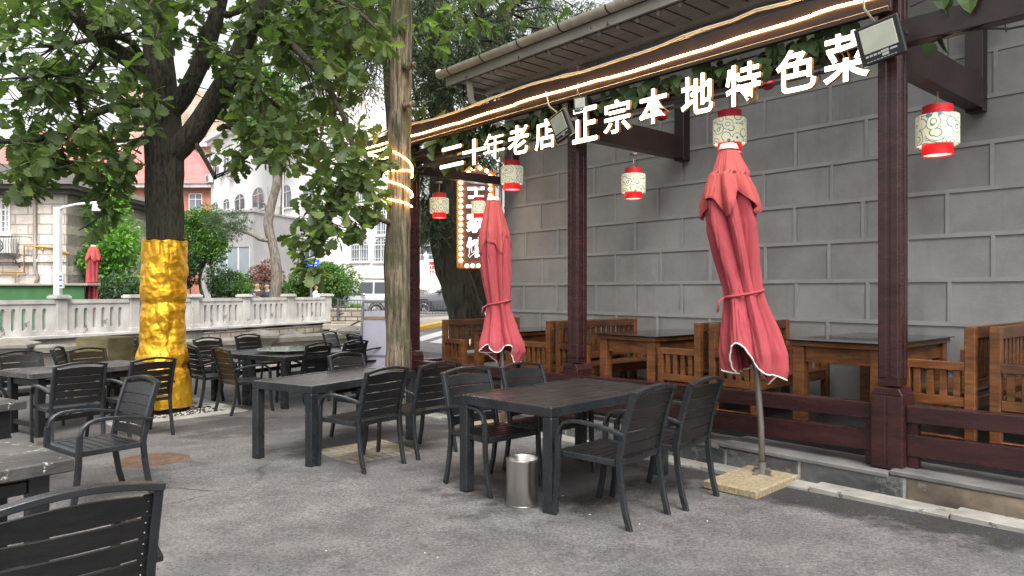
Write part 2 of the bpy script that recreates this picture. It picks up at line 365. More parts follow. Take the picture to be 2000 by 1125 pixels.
M['ivy'] = leafmat('ivy_leaf', (.045, .085, .03), (.07, .125, .042), (.11, .17, .055), .3)
M['pale'] = mat('white_render', (.74, .72, .7), (.86, .845, .83), .85, 0, .5, 8, sc=(1, 1, .5), wear=(.42, .37, .33), wscale=1.1, wlo=.66)
M['pale_tile'] = brickmat('white_stone_cladding', (.78, .755, .735), (.88, .865, .85), (.52, .46, .43), 1.4, 1.3, .015, bump=.2, off=.0)
M['annex'] = mat('grey_render', (.25, .248, .245), (.33, .327, .322), .8, 0, 1)
M['window_frame'] = mat('white_window_frame', (.62, .62, .62), rough=.5)
M['pane'] = mat('window_pane', (.1, .12, .14), (.22, .24, .26), .08, 0, .8)
M['brick'] = brickmat('red_brick', (.4, .12, .075), (.47, .16, .1), (.4, .25, .2), .5, .16, .02, bump=.3)
M['beige'] = brickmat('beige_board', (.42, .34, .26), (.5, .42, .33), (.28, .22, .17), 3, .28, .02, bump=.3)
M['red_roof'] = mat('red_metal_roof', (.42, .12, .115), (.52, .17, .16), .5, 0, 1)
M['stone_wall'] = brickmat('rock_faced_block', (.5, .45, .4), (.62, .57, .52), (.34, .3, .27), .85, .34, .022, bump=.8, rock=1.6)
M['ac'] = mat('air_conditioner_shell', (.55, .54, .52), (.63, .62, .6), .5)
M['grille'] = mat('dark_grille', (.12, .12, .12), rough=.6)
M['gas'] = mat('yellow_gas_pipe', (.5, .26, .035), rough=.5)
M['brown_pipe'] = mat('brown_downpipe', (.14, .095, .08), (.3, .27, .25), .6, 0, .7)
M['hoarding'] = mat('green_hoarding', (.03, .1, .032), (.042, .13, .042), .8, 0, 4)
M['white'] = mat('white_paint', (.72, .72, .7), (.62, .61, .58), .6, 0, 4)
M['blue'] = mat('sign_blue', (.02, .12, .55), rough=.5)
M['board'] = mat('whiteboard', (.55, .54, .68), (.6, .59, .72), .5, 0, 2)
M['board_frame'] = mat('grey_board_frame', (.26, .26, .28), rough=.5)
M['wood_strip'] = mat('pale_wood_strip', (.4, .27, .15), rough=.7)
M['road'] = mat('road_asphalt', (.2, .185, .185), (.28, .26, .26), .9, 0, 8)
M['road_paint'] = mat('road_paint', (.78, .77, .75), (.66, .64, .62), .7, 0, 5)
M['yellow'] = mat('yellow_kerb', (.72, .42, .04), (.6, .36, .05), .7, 0, 6)
M['path'] = mat('pale_paving', (.24, .21, .17), (.36, .32, .27), .9, 0, 2.5, 7)
M['fence'] = mat('grey_fence', (.06, .066, .075), rough=.5)
M['car_white'] = mat('silver_white_paint', (.4, .4, .395), rough=.25, metal=.2); M['car_grey'] = mat('grey_car_paint', (.11, .115, .125), rough=.25, metal=.3)
M['car_dark'] = mat('dark_car_paint', (.025, .028, .035), rough=.2); M['car_silver'] = mat('silver_car_paint', (.42, .43, .44), rough=.28, metal=.4)
M['car_glass'] = mat('car_glass', (.02, .024, .028), rough=.05); M['tyre'] = mat('tyre', (.02, .02, .02), rough=.85); M['rim'] = mat('rim', (.45, .45, .46), rough=.3, metal=.7)
M['tail'] = mat('tail_lamp', (.6, .1, .05), rough=.2); M['lamp'] = mat('head_lamp', (.7, .7, .7), rough=.1)
M['skin'] = mat('skin', (.42, .25, .17), rough=.6); M['hair'] = mat('dark_hair', (.02, .017, .015), rough=.6)
M['tee_black'] = mat('black_tee', (.025, .026, .03), rough=.85); M['shirt_white'] = mat('white_shirt', (.75, .76, .8), rough=.85); M['navy'] = mat('navy_cloth', (.03, .045, .1), rough=.85)
M['phone'] = mat('pale_phone', (.4, .45, .55), rough=.3)
def goldmat():
    n = NT('gold_foil'); v = n.map('Object'); n.set(Metallic=.8, Roughness=.4)
    n.col(n.ramp(n.noise(v, 2.5, 4), [(.3, (.84, .42, .025)), (.7, (1.0, .57, .05))])); vo = n.n('ShaderNodeTexVoronoi'); vo.inputs['Scale'].default_value = 6; n.l(n.mix(n.map('Object', (1, 1, 1.5)), n.noise(v, 3, 3, .5, 'Color'), .3), vo.inputs['Vector'])
    v2 = n.n('ShaderNodeTexVoronoi'); v2.inputs['Scale'].default_value = 14; n.l(n.map('Object', (1, 1, 1.3)), v2.inputs['Vector'])
    n.bump(n.math('ADD', vo.outputs['Distance'], n.math('MULTIPLY', v2.outputs['Distance'], .2)), .45, .06); return n.m
M['gold'] = goldmat()
def lanternmat():
    n = NT('lantern_paper'); sp = n.n('ShaderNodeSeparateXYZ'); n.l(n.tc.outputs['Object'], sp.inputs[0])
    an = n.math('ARCTAN2', sp.outputs[1], sp.outputs[0]); cb = n.n('ShaderNodeCombineXYZ'); n.l(n.math('MULTIPLY', an, .145), cb.inputs[0]); n.l(sp.outputs[2], cb.inputs[1])
    vo = n.n('ShaderNodeTexVoronoi'); vo.inputs['Scale'].default_value = 12; vo.inputs['Randomness'].default_value = .8; n.l(cb.outputs[0], vo.inputs['Vector'])
    ring = n.math('ABSOLUTE', n.math('SINE', n.math('MULTIPLY', vo.outputs['Distance'], 11)))
    ln = n.ramp(ring, [(.26, (1, 1, 1)), (.42, (0, 0, 0))])
    v2 = n.n('ShaderNodeTexVoronoi', distance='MINKOWSKI'); v2.inputs['Exponent'].default_value = .5; v2.inputs['Scale'].default_value = 6.9; v2.inputs['Randomness'].default_value = .25; n.l(cb.outputs[0], v2.inputs['Vector'])
    fl = n.ramp(v2.outputs['Distance'], [(.32, (1, 1, 1)), (.4, (0, 0, 0))]); core = n.ramp(v2.outputs['Distance'], [(.13, (1, 1, 1)), (.18, (0, 0, 0))])
    c = n.mix((.78, .74, .5), (.07, .2, .3), ln); c = n.mix(c, (.04, .24, .4), fl); c = n.mix(c, (.8, .8, .6), core); n.col(c)
    n.l(c, n.p.inputs['Emission Color']); n.p.inputs['Emission Strength'].default_value = .13; n.set(Roughness=.6); return n.m
M['lantern'] = lanternmat()
# ================================================================ the setting
def grid(name, xs, ys, zf, m):
    mb = MB(); nx = len(xs)
    mb.add([(x, y, zf(x, y)) for y in ys for x in xs], [(j * nx + i, j * nx + i + 1, (j + 1) * nx + i + 1, (j + 1) * nx + i) for j in range(len(ys) - 1) for i in range(nx - 1)])
    return struct(mb.build(name, m, None, True, fix=False))
xs = [-600, -200, -80] + [-40 + .8 * i for i in range(101)] + [60, 120, 300, 600]
ys = [-80, -30, -12] + [-8 + .6 * i for i in range(106)] + [70, 100, 200, 500, 900]
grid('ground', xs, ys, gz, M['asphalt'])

def sheet(name, quads, m, lift):                                # thin sheets that follow the ground
    mb = MB()
    for q in quads:
        q = [Vector(p) for p in q]; k = 14
        vs = []
        for j in range(k + 1):
            for i in range(k + 1):
                a = q[0].lerp(q[1], i / k); b = q[3].lerp(q[2], i / k); p = a.lerp(b, j / k); vs.append((p.x, p.y, gz(p.x, p.y) + lift))
        mb.add(vs, [(j * (k + 1) + i, j * (k + 1) + i + 1, (j + 1) * (k + 1) + i + 1, (j + 1) * (k + 1) + i) for j in range(k) for i in range(k)])
    return struct(mb.build(name, m, fix=False))
# road with a zebra crossing beyond the terrace
ra, rb = gp(806, 647), gp(868, 634); ra.z = rb.z = 0; rd = (rb - ra).normalized()      # yellow kerb line
rn = Vector((rd.y, -rd.x, 0));  rn = -rn if rn.y > 0 else rn
road0 = ra - rd * 2.2
sheet('road', [(road0 + rn * 9, road0 + rd * 26 + rn * 9, road0 + rd * 26, road0)], M['road'], .006)
ra.z = 0; zq = []
for i in range(14):
    o = ra - rd * 1.2 + rn * (.7 + i * .62)
    zq.append((o + rn * .4, o + rd * 9 + rn * .4, o + rd * 9, o))
sheet('zebra_crossing', zq, M['road_paint'], .012)
mb = MB()
for i in range(40):
    a = ra + rd * (i * .7 - 2.0); b = a + rd * .7
    za, zb = gz(a.x, a.y), gz(b.x, b.y)
    mb.sweep([a + Vector((0, 0, za)), b + Vector((0, 0, zb))], [(-.12, -.05), (.12, -.05), (.12, .1), (-.12, .1)], -rn, cap=False)
struct(mb.build('yellow_kerb', M['yellow']))
a = ra - rn * .16
sheet('pavement', [(a - rd * 6, a + rd * 26, a + rd * 26 - rn * 1.5, a - rd * 6 - rn * 1.5)], M['path'], .09)
sheet('path', [(gp(640, 662), gp(742, 662), gp(790, 612), gp(655, 606))], M['path'], .01)
# earth verge with loose steps and planting behind the balustrade end
mb = MB()
for px, py, wd, dp in ((690, 652, 1.3, .6), (672, 640, 1.5, .7), (690, 629, 1.6, .8)):
    p = gp(px, py); mb.box((p.x, p.y, p.z + .05), (wd, dp, .2), Matrix.Rotation(.2, 3, 'Z'))
struct(mb.build('stone_steps', M['path'], None, False, .02))

# ---------------------------------------------------------------- terrace platform (slopes with the ground), local x = -u
Rz = Matrix.Rotation(AF, 4, 'Z')
def strip(name, n0, n1, z0, z1, u0, u1, m, kind=True, bevel=0, k=10):
    mb = MB(); us = [u0 + (u1 - u0) * i / k for i in range(k + 1)]; vs = []; fs = []
    for u in us:
        s = slope(u)
        for n, z in ((n0, z0), (n1, z0), (n1, z1), (n0, z1)): vs.append(un(u, n, z + s))
    for i in range(k):
        for j in range(4): fs.append((i * 4 + j, i * 4 + (j + 1) % 4, i * 4 + 4 + (j + 1) % 4, i * 4 + 4 + j))
    fs += [(0, 1, 2, 3), (4 * k + 3, 4 * k + 2, 4 * k + 1, 4 * k)]
    mb.add(vs, fs); o = mb.build(name, m, None, False, bevel)
    return struct(o) if kind else o
strip('terrace', 5.442, 7.62, -.3, .165, -5, 9.0, M['joint'])
strip('terrace_floor', 5.86, 7.6, .165, .3, -5, 8.95, M['floor'])
mb = MB(); u = -5.0; random.seed(11)
while u < 8.95:
    L = min(random.choice((.52, .66, .78, .9)), 9.0 - u); s = slope(u + L / 2); p = un(u + L / 2, 5.455, .07 + s)
    mb.box(p, (L - .026, .05, .19), Rz.to_3x3()); u += L
struct(mb.build('terrace_facing', M['slate'], None, False, .008))
mb = MB(); u = -5.0
while u < 8.95:
    L = min(random.choice((.8, 1.1, 1.4)), 9.02 - u); s = slope(u + L / 2)
    mb.box(un(u + L / 2, 5.645, .185 + s), (L - .006, .45, .038), Rz.to_3x3()); u += L
struct(mb.build('terrace_coping', M['slate_cap'], None, False, .008))
mb = MB(); u = -5.0
while u < 8.6:
    L = .95; s = slope(u + L / 2)
    mb.box(un(u + L / 2, 5.325, -.005 + s), (L - .008, .205, .07), Rz.to_3x3()); u += L
struct(mb.build('kerb', M['kerb'], None, False, .006))

# ---------------------------------------------------------------- the grey restaurant building
bl = thing('restaurant_building', 'grey block-walled restaurant with overhanging eave and half-round gutter behind the timber pergola', 'building', un(0, 0, 0), AF)
UE = 8.92                                                       # facade end; local x = -u, y = n
mb = MB(); mb.ext(-UE, 7, 7.6, 14, -.4, 4.86); mb.build('wall', M['wall'], bl)
mb = MB(); k = 0; z = 1.19 - .42 * 3; rows = []
while z < 4.8:
    mb.ext(-UE, 7, 7.588, 7.6, z - .02, z + .02); rows.append(z); z += .42
for i, z in enumerate(rows):
    off = 8.42 if abs(((z - 2.03) / .42) % 2) < .1 or abs(((z - 2.03) / .42) % 2) > 1.9 else 8.42 - .375
    for j in range(-2, 24):
        u = off - .75 * j + random.uniform(-.03, .03)
        if -7 < u < UE - .05: mb.ext(-u - .017, -u + .017, 7.5885, 7.6, z + .02, min(z + .4, 4.85))
mb.build('mortar_band', M['band'], bl)
mb = MB(); mb.ext(-UE - .4, 7, 6.78, 7.58, 4.86, 4.9); mb.ext(-UE - .4, -UE - .002, 7.58, 14, 4.86, 4.9); mb.build('soffit', M['soffit'], bl)
mb = MB()
for i in range(62):
    x = -UE - .38 + i * .255; mb.ext(x, x + .012, 6.8, 7.575, 4.852, 4.86)
mb.build('soffit_batten', M['roof_dark'], bl)
mb = MB(); mb.ext(-UE - .42, 7, 6.74, 6.78, 4.8, 4.93); mb.ext(-UE - .44, -UE - .4, 6.74, 14, 4.8, 4.95); mb.ext(-UE - .4, 7, 7.5, 7.585, 4.8, 4.858)
mb.build('fascia_board', M['soffit'], bl)
mb = MB(); mb.prism([(6.72, 4.94), (14.2, 6.6), (14.2, 6.7), (6.72, 5.02)], -UE - .45, 7, 'y')
mb.v = [(v[1], v[0], v[2]) for v in mb.v]; mb.build('roof', M['roof_dark'], bl)
mb = MB(); prof = [(.085 * math.cos(t), .085 * math.sin(t)) for t in [math.pi + math.pi * i / 10 for i in range(11)]] + [(.07 * math.cos(t), .07 * math.sin(t)) for t in [2 * math.pi - math.pi * i / 10 for i in range(11)]]
mb.sweep([(-UE - .5, 6.66, 5.0), (7, 6.66, 5.0)], prof, (0, 1, 0)); mb.ball((-UE - .5, 6.66, 4.985), .084, 12, (.35, 1, 1)); gt = mb.build('gutter', M['gutter'], bl, 2)
for i in range(20):
    x = -UE - .2 + i * .82; mb = MB(); mb.sweep([(x, 6.66, 5.0), (x + .02, 6.66, 5.0)], [(c * 1.06, d * 1.06) for c, d in prof], (0, 1, 0)); mb.build('gutter_strap', M['wire'], gt)
mb = MB(); mb.tube([(-UE + .02, 6.85, 4.86), (-UE + .02, 6.9, 4.5), (-UE + .04, 7.2, 4.3), (-UE + .06, 7.5, 4.1), (-UE + .06, 7.53, 3.6)], .055, 10); mb.build('downpipe', M['gutter'], bl, True)
mb = MB(); mb.tube([(-UE - .05, 7.56, .2), (-UE - .05, 7.56, 3.6)], .028, 8); mb.build('drain_pipe', M['steel'], bl, True)
# string of unlit bulbs below the eave
bs = thing('festoon_lights', 'string of unlit round bulbs strung along the underside of the eave', 'festoon lights', un(0, 0, 0), AF)
mb = MB(); mb.tube([(-UE - .38, 6.86, 4.835), (6, 6.86, 4.835)], .012, 6); mb.build('cable', M['wire'], bs)
for i in range(48):
    mb = MB(); mb.ball((-UE - .35 + .31 * i, 6.86, 4.8), .036, 8); mb.build('bulb', M['bulb_off'], bs, True)

# ---------------------------------------------------------------- timber pergola
pg = thing('pergola', 'dark maroon timber pergola with square posts and low railings along the terrace', 'pergola', un(0, 0, 0), AF)
PU = [-1.08, 2.15, 5.38, 8.61]; PN = 5.62
def post(u):
    s = slope(u); mb = MB()
    mb.ext(-u - .075, -u + .075, PN - .075, PN + .075, .8 + s, 3.92)
    for q in (-1, 1): mb.ext(-u + q * .04 - .028, -u + q * .04 + .028, PN - .083, PN - .0752, .86 + s, 3.5)
    for q in (-1, 1): mb.ext(-u + .0752, -u + .083, PN + q * .038 - .028, PN + q * .038 + .028, .86 + s, 3.9)
    o = mb.build('post', M['maroon'], pg, False, .004)
    mb = MB(); mb.ext(-u - .112, -u + .112, PN - .112, PN + .112, .2 + s, .735 + s)
    mb.prism([(-u - .112, .737 + s), (-u + .112, .737 + s), (-u + .083, .79 + s), (-u - .083, .79 + s)], PN - .112, PN + .112)
    for q in (-1, 1): mb.ext(-u + q * .056 - .05, -u + q * .056 + .05, PN - .117, PN - .1122, .21 + s, .73 + s)
    mb.build('post_base', M['maroon'], o, False, .004)
for u in PU: post(u)
def rail(name, u0, u1, z0, z1, n0, n1):
    mb = MB(); k = 6; vs = []; fs = []
    for i in range(k + 1):
        u = u0 + (u1 - u0) * i / k; s = slope(u)
        vs += [(-u, n, z + s) for n, z in ((n0, z0), (n1, z0), (n1, z1), (n0, z1))]
    for i in range(k):
        for j in range(4): fs.append((i * 4 + j, i * 4 + (j + 1) % 4, i * 4 + 4 + (j + 1) % 4, i * 4 + 4 + j))
    fs += [(0, 1, 2, 3), (4 * k + 3, 4 * k + 2, 4 * k + 1, 4 * k)]
    mb.add(vs, fs).build(name, M['maroon'], pg, False, .004)
for a, b in zip(PU[:-1], PU[1:]):
    rail('top_rail', a + .115, b - .115, .545, .665, PN - .06, PN + .06); rail('bottom_rail', a + .115, b - .115, .3, .455, PN - .045, PN + .045)
    for e in (a + .15, b - .15, (a + b) / 2):
        s = slope(e); mb = MB(); mb.ext(-e - .035, -e + .035, PN - .035, PN + .035, .2 + s, .545 + s); mb.build('rail_stub', M['maroon'], pg)
s = slope(8.61)
mb = MB(); mb.ext(-8.67, -8.55, PN + .115, 7.58, .545 + s, .665 + s); mb.build('top_rail', M['maroon'], pg, False, .004)
mb = MB(); mb.ext(-8.66, -8.56, PN + .115, 7.58, .3 + s, .455 + s); mb.build('bottom_rail', M['maroon'], pg, False, .004)
mb = MB(); mb.ext(-9.62, 6, PN - .06, PN + .06, 3.3, 3.48); mb.build('beam', M['dark_beam'], pg, False, .004)
for u in PU:                                                    # cross beams fall towards the wall bracket
    mb = MB(); mb.ext(-u - .07, -u + .07, PN + .076, 7.45, 3.16, 3.29 if u > 8 else 3.43); mb.build('cross_beam', M['dark_beam'], pg)
    mb = MB(); mb.ext(-u - .07, -u + .07, 7.4505, 7.585, 3.14, 3.95); mb.build('wall_bracket', M['dark_beam'], pg, False, .004)
mb = MB(); mb.ext(-9.65, -2.1, 5.46, 5.5, 3.53, 3.78); mb.ext(-9.65, -2.1, 5.42, 5.4595, 3.52, 3.56); mb.ext(-9.65, -2.1, 5.5, 5.54, 3.74, 3.78); mb.build('fascia', M['fascia'], pg, False, .004)
mb = MB(); mb.ext(-9.65, -2.05, 5.5, 5.8, 3.7, 3.73); mb.build('roof_sheet', M['roof_dark'], pg)

# LED rope along the fascia, pale cable above it
led = thing('light_rope', 'glowing warm white LED rope running along the brown pergola fascia', 'light rope', un(0, 0, 0), AF)
x = -9.62; mb = MB(); segs = []
random.seed(3)
while x < -2.2:
    L = min(random.uniform(.9, 1.5), -2.12 - x); pts = [(x + L * i / 6, 5.45, 3.655 + .012 * math.sin((x + L * i / 6) * 1.9) + .006 * math.sin(x * 7 + i)) for i in range(7)]
    mb.tube(pts, .009, 6); x += L + .012
mb.build('led_tube', M['led'], led, True)
cb = MB(); pts = [(-9.65 + i * .25, 5.45 + .02 * math.sin(i * 2.1), 3.8 + .022 * math.sin(i * .55) + .018 * random.random()) for i in range(31)]
cb.tube(pts, .014, 7); cb.tube([(p[0], p[1] + .03, p[2] + .012 * math.sin(i)) for i, p in enumerate(pts)], .009, 6)
o = cb.build('cable', M['cable'], None, True); o.location = un(0, 0, 0); o.rotation_euler = (0, 0, AF); tag(o, 'pair of pale cables laid along the top edge of the pergola fascia', 'cable')
def wire(pts, r, label):
    cb = MB(); cb.tube(pts, r, 5); o = cb.build('loose_wire', M['wire'], None, True); o.location = un(0, 0, 0); o.rotation_euler = (0, 0, AF); tag(o, label, 'wire', 'thin wires hanging on the grey wall')
wire([(-2.62, 5.45, 3.82), (-2.5, 5.42, 4.2), (-2.3, 5.43, 4.25), (-2.2, 5.44, 3.8)], .008, 'looped wire arching above the fascia beside the 菜 letter')
for q in range(9):
    u = 8 - q * .85; z = random.uniform(3.9, 4.5); wire([(-u, 7.575, z), (-u + .1, 7.56, z - .12), (-u + .12, 7.57, z - .3)], .005, 'thin dark wire dangling on the grey wall between eave and pergola')

# ---------------------------------------------------------------- illuminated letters
def glyph(ch, size, thick, offset):
    c = bpy.data.curves.new('glyph', 'FONT'); c.body = ch; c.size = size; c.extrude = thick / 2; c.offset = offset; c.resolution_u = 3
    c.align_x = 'CENTER'
    o = bpy.data.objects.new('glyph', c); COL.objects.link(o); d = bpy.context.evaluated_depsgraph_get(); d.update()
    me = bpy.data.meshes.new_from_object(o.evaluated_get(d)); bpy.data.objects.remove(o); bpy.data.curves.remove(c)
    return me
def place_glyph(me, name, parent, loc, w, h, mats, flat=False):       # fit the glyph's box to w x h, stand it upright facing local -y
    xs = [v.co.x for v in me.vertices]; ys = [v.co.y for v in me.vertices]
    x0, x1, y0, y1 = min(xs), max(xs), min(ys), max(ys)
    for v in me.vertices:
        x, y, z = v.co; v.co = ((x - (x0 + x1) / 2) * w / (x1 - x0), -z * .32, (y - (y0 + y1) / 2) * h / (y1 - y0))
    me.name = name; me.materials.clear()
    for m in mats: me.materials.append(m)
    for p in me.polygons: p.material_index = 0 if p.normal.y < -.5 or len(mats) == 1 else 1
    me.update()
    for p in me.polygons: p.material_index = 0 if p.normal.y < -.5 or len(mats) == 1 else 1
    o = bpy.data.objects.new(name, me); COL.objects.link(o); o.location = loc; o.parent = parent; return o
ls = thing('letter_sign', 'row of glowing white channel letters reading 二十年老店 正宗本地特色菜 along the pergola beam', 'letter sign', un(0, 0, 0), AF)
LN = 5.44
LET = [('二', 884, 286, 326, 45), ('十', 928, 272, 322, 46), ('年', 967, 260, 310, 40), ('老', 1014, 245, 302, 40), ('店', 1067, 233, 292, 40),
       ('正', 1144, 210, 278, 48), ('宗', 1207, 195, 260, 52), ('本', 1278, 174, 242, 56), ('地', 1363, 146, 224, 62), ('特', 1453, 124, 205, 68), ('色', 1556, 96, 180, 78), ('菜', 1654, 64, 160, 90)]
for ch, px, y0, y1, wpx in LET:
    u, Y = on_n(px, LN); zt = EYE - (y0 - HZ) * Y / F; zb = EYE - (y1 - HZ) * Y / F
    ua, _ = on_n(px - wpx / 2, LN); ub, _ = on_n(px + wpx / 2, LN)
    place_glyph(glyph(ch, 1, .12, 0 if ch == '年' else .016), 'letter', ls, (-u, LN, (zt + zb) / 2), abs(ua - ub), zt - zb, [M['letter'], M['letter_side']])
for z in (3.22, 3.36):
    mb = MB(); mb.ext(-8.7, -2.1, LN + .08, LN + .1, z - .012, z + .012); mb.build('mounting_rail', M['dark_beam'], ls)
# floodlights on the beam
def floodlight(px, py, n, tilt, roll, label, first=[None], scale=1.0):
    u, Y = on_n(px, n); z = EYE - (py - HZ) * Y / F
    if first[0] is None:
        t = thing('floodlight', label, 'floodlight', (0, 0, 0), 0, 'floodlights on the pergola')
        mb = MB(); mb.ext(-.15, .15, -.02, .03, -.14, .14); cs = mb.build('case', M['flood'], t, False, .008)
        mb = MB(); mb.ext(-.115, .115, -.026, -.0205, -.06, .115); mb.build('lens', M['flood_glass'], t, False, .004)
        mb = MB()
        for i in range(4): mb.ext(-.11 + i * .027, -.09 + i * .027, -.0235, -.0205, -.088, -.074)
        mb.ext(-.005, .045, -.0235, -.0205, -.085, -.068); mb.ext(-.002, .042, -.0235, -.0205, -.108, -.09); mb.ext(.055, .1, -.0235, -.0205, -.085, -.072)
        for i in range(9): mb.ext(-.11 + i * .023, -.095 + i * .023, -.0235, -.0205, -.122, -.117)
        mb.build('printed_marks', M['mark'], t)
        mb = MB(); mb.bar([(-.155, .02, 0), (-.165, .1, 0), (.165, .1, 0), (.155, .02, 0)], .03, .006, (0, 0, 1)); mb.build('bracket', M['flood'], t)
        mb = MB(); mb.tube([(.0, .03, .12), (-.04, -.03, .25), (-.02, -.02, .4)], .008, 6); mb.build('cord', M['cable'], t, True)
        first[0] = t; o = t
    else: o = copy_tree(first[0])
    o['label'] = label; o.location = un(u, n, z); o.scale = (scale,) * 3
    o.rotation_euler = (Matrix.Rotation(AF, 3, 'Z') @ Matrix.Rotation(R(tilt[1]), 3, 'Z') @ Matrix.Rotation(R(tilt[0]), 3, 'X') @ Matrix.Rotation(R(roll), 3, 'Y')).to_euler()
floodlight(1719, 80, 5.32, (12, 6), -10, 'black square floodlight with pale lens in front of the maroon post nearest the camera')
floodlight(1096, 246, 5.3, (16, -8), -12, 'black square floodlight with pale lens between the 店 and 正 letters')
floodlight(1134, 204, 5.42, (5, 10), 0, 'small grey floodlight tucked under the fascia above the 正 letter', scale=.55)
# ---------------------------------------------------------------- hanging lanterns
def lantern(px, py, sc, label, u=None, n=None, drop=.2, first=[None]):
    r = (px - 1000) / F
    if u is not None: Y = u / (.7543 - .6565 * r); n = Y * (.7543 * r + .6565)
    else: u, Y = on_n(px, n)
    z = EYE - (py - HZ) * Y / F
    if first[0] is None:
        t = thing('hanging_lantern', label, 'lantern', (0, 0, 0), 0, 'patterned lanterns hanging along the terrace')
        mb = MB(); mb.lathe([(.143, -.115), (.148, -.11), (.148, .11), (.143, .115), (.138, .11), (.138, -.11), (.143, -.115)], 32); mb.build('shade', M['lantern'], t, 2)
        mb = MB(); mb.lathe([(.105, .1), (.105, .19), (.1, .193), (.02, .193), (.02, .186), (.098, .186), (.098, .1), (.105, .1)], 32); mb.build('top_collar', M['lamp_red'], t, 2)
        mb = MB(); mb.lathe([(.105, -.19), (.107, -.19), (.107, -.1), (.1, -.1), (.1, -.188), (.105, -.19)], 32); mb.build('bottom_collar', M['lamp_red_lit'], t, 2)
        mb = MB(); mb.lathe([(.001, -.178), (.1, -.178)], 32); mb.lathe([(.108, -.1), (.138, -.1)], 32); mb.build('diffuser', M['lamp_in'], t, fix=False)
        mb = MB(); mb.tube([(0, 0, .19), (0, 0, .36)], .006, 6); mb.lathe([(.0, .35), (.05, .355), (.045, .375), (0, .378)], 16); mb.build('cord', M['cable'], t, True)
        first[0] = t; o = t
    else: o = copy_tree(first[0])
    o['label'] = label; o.location = un(u, n, z); o.scale = (sc, sc, sc); o.rotation_euler = (0, 0, px * .7)
lantern(1831, 256, 1.08, 'patterned lantern with red collars hanging right of the nearest maroon post', u=2.15)
lantern(1425, 258, 1.0, 'patterned lantern with red collars hanging directly above the nearer closed red parasol', n=5.8)
lantern(1237, 359, .95, 'patterned lantern with red collars against the bare grey wall, midway between the two maroon posts', u=5.38)
lantern(1000, 343, .94, 'patterned lantern with red collars hanging below the 老 letter at the wall corner', n=5.8)
lantern(858, 402, .95, 'patterned lantern with red collars hanging in front of the dark leaning tree trunk', u=8.61)
lantern(936, 406, .84, 'patterned lantern with red collars half hidden behind the top of the farther red parasol', u=8.61)
for px, py, n, lb in ((1500, 165, 7.0, 'small round red lamp hanging behind the sign between the 特 and 色 letters'), (1292, 226, 7.0, 'small round red lamp hanging behind the sign beside the 本 letter')):
    u, Y = on_n(px, n); t = thing('red_pendant', lb, 'lamp', un(u, n, EYE - (py - HZ) * Y / F), 0, 'round red lamps under the pergola roof')
    mb = MB(); mb.ball((0, 0, 0), .075, 16, (1, 1, .8)); mb.build('shade', M['lamp_red'], t, True)
    mb = MB(); mb.tube([(0, 0, .05), (0, 0, .2)], .005, 6); mb.build('cord', M['wire'], t)
# ---------------------------------------------------------------- vertical bulb sign behind the far cross beam
vs = thing('bulb_sign', 'tall brown sign edged with round glowing bulbs and white characters behind the farther red parasol', 'sign', at(930, 523, 11.5), R(-10))
W, H = .54, 1.66
mb = MB(); mb.prism([(-W / 2, 0), (W / 2, 0), (W / 2, H - .13), (.0, H), (-W / 2, H - .22)], -.01, .05); mb.build('backing', M['sign_back'], vs)
mb = MB()
for a, b in (((-W / 2, 0), (W / 2, 0)), ((W / 2, 0), (W / 2, H - .13)), ((W / 2, H - .13), (0, H)), ((0, H), (-W / 2, H - .22)), ((-W / 2, H - .22), (-W / 2, 0))):
    mb.bar([(a[0], -.02, a[1]), (b[0], -.02, b[1])], .09, .03, (0, 1, 0) if 0 else None)
mb.build('border', M['sign_edge'], vs)
def bulbs(a, b, k):
    for i in range(k):
        f = (i + .5) / k; mb = MB(); mb.ball((a[0] + (b[0] - a[0]) * f, -.055, a[1] + (b[1] - a[1]) * f), .032, 10); mb.build('bulb', M['bulb'], vs, True)
bulbs((-W / 2 + .03, .07), (-W / 2 + .03, H - .24), 14); bulbs((W / 2 - .03, .07), (W / 2 - .03, H - .15), 14); bulbs((-W / 2 + .08, .03), (W / 2 - .08, .03), 4); bulbs((-W / 2 + .04, H - .23), (0, H - .04), 3); bulbs((.02, H - .04), (W / 2 - .03, H - .14), 2)
for ch, z in (('王', 1.13), ('家', .73), ('馆', .33)): place_glyph(glyph(ch, 1, .05, .022), 'character', vs, (0, -.02, z), .31, .33, [M['sign_text']])
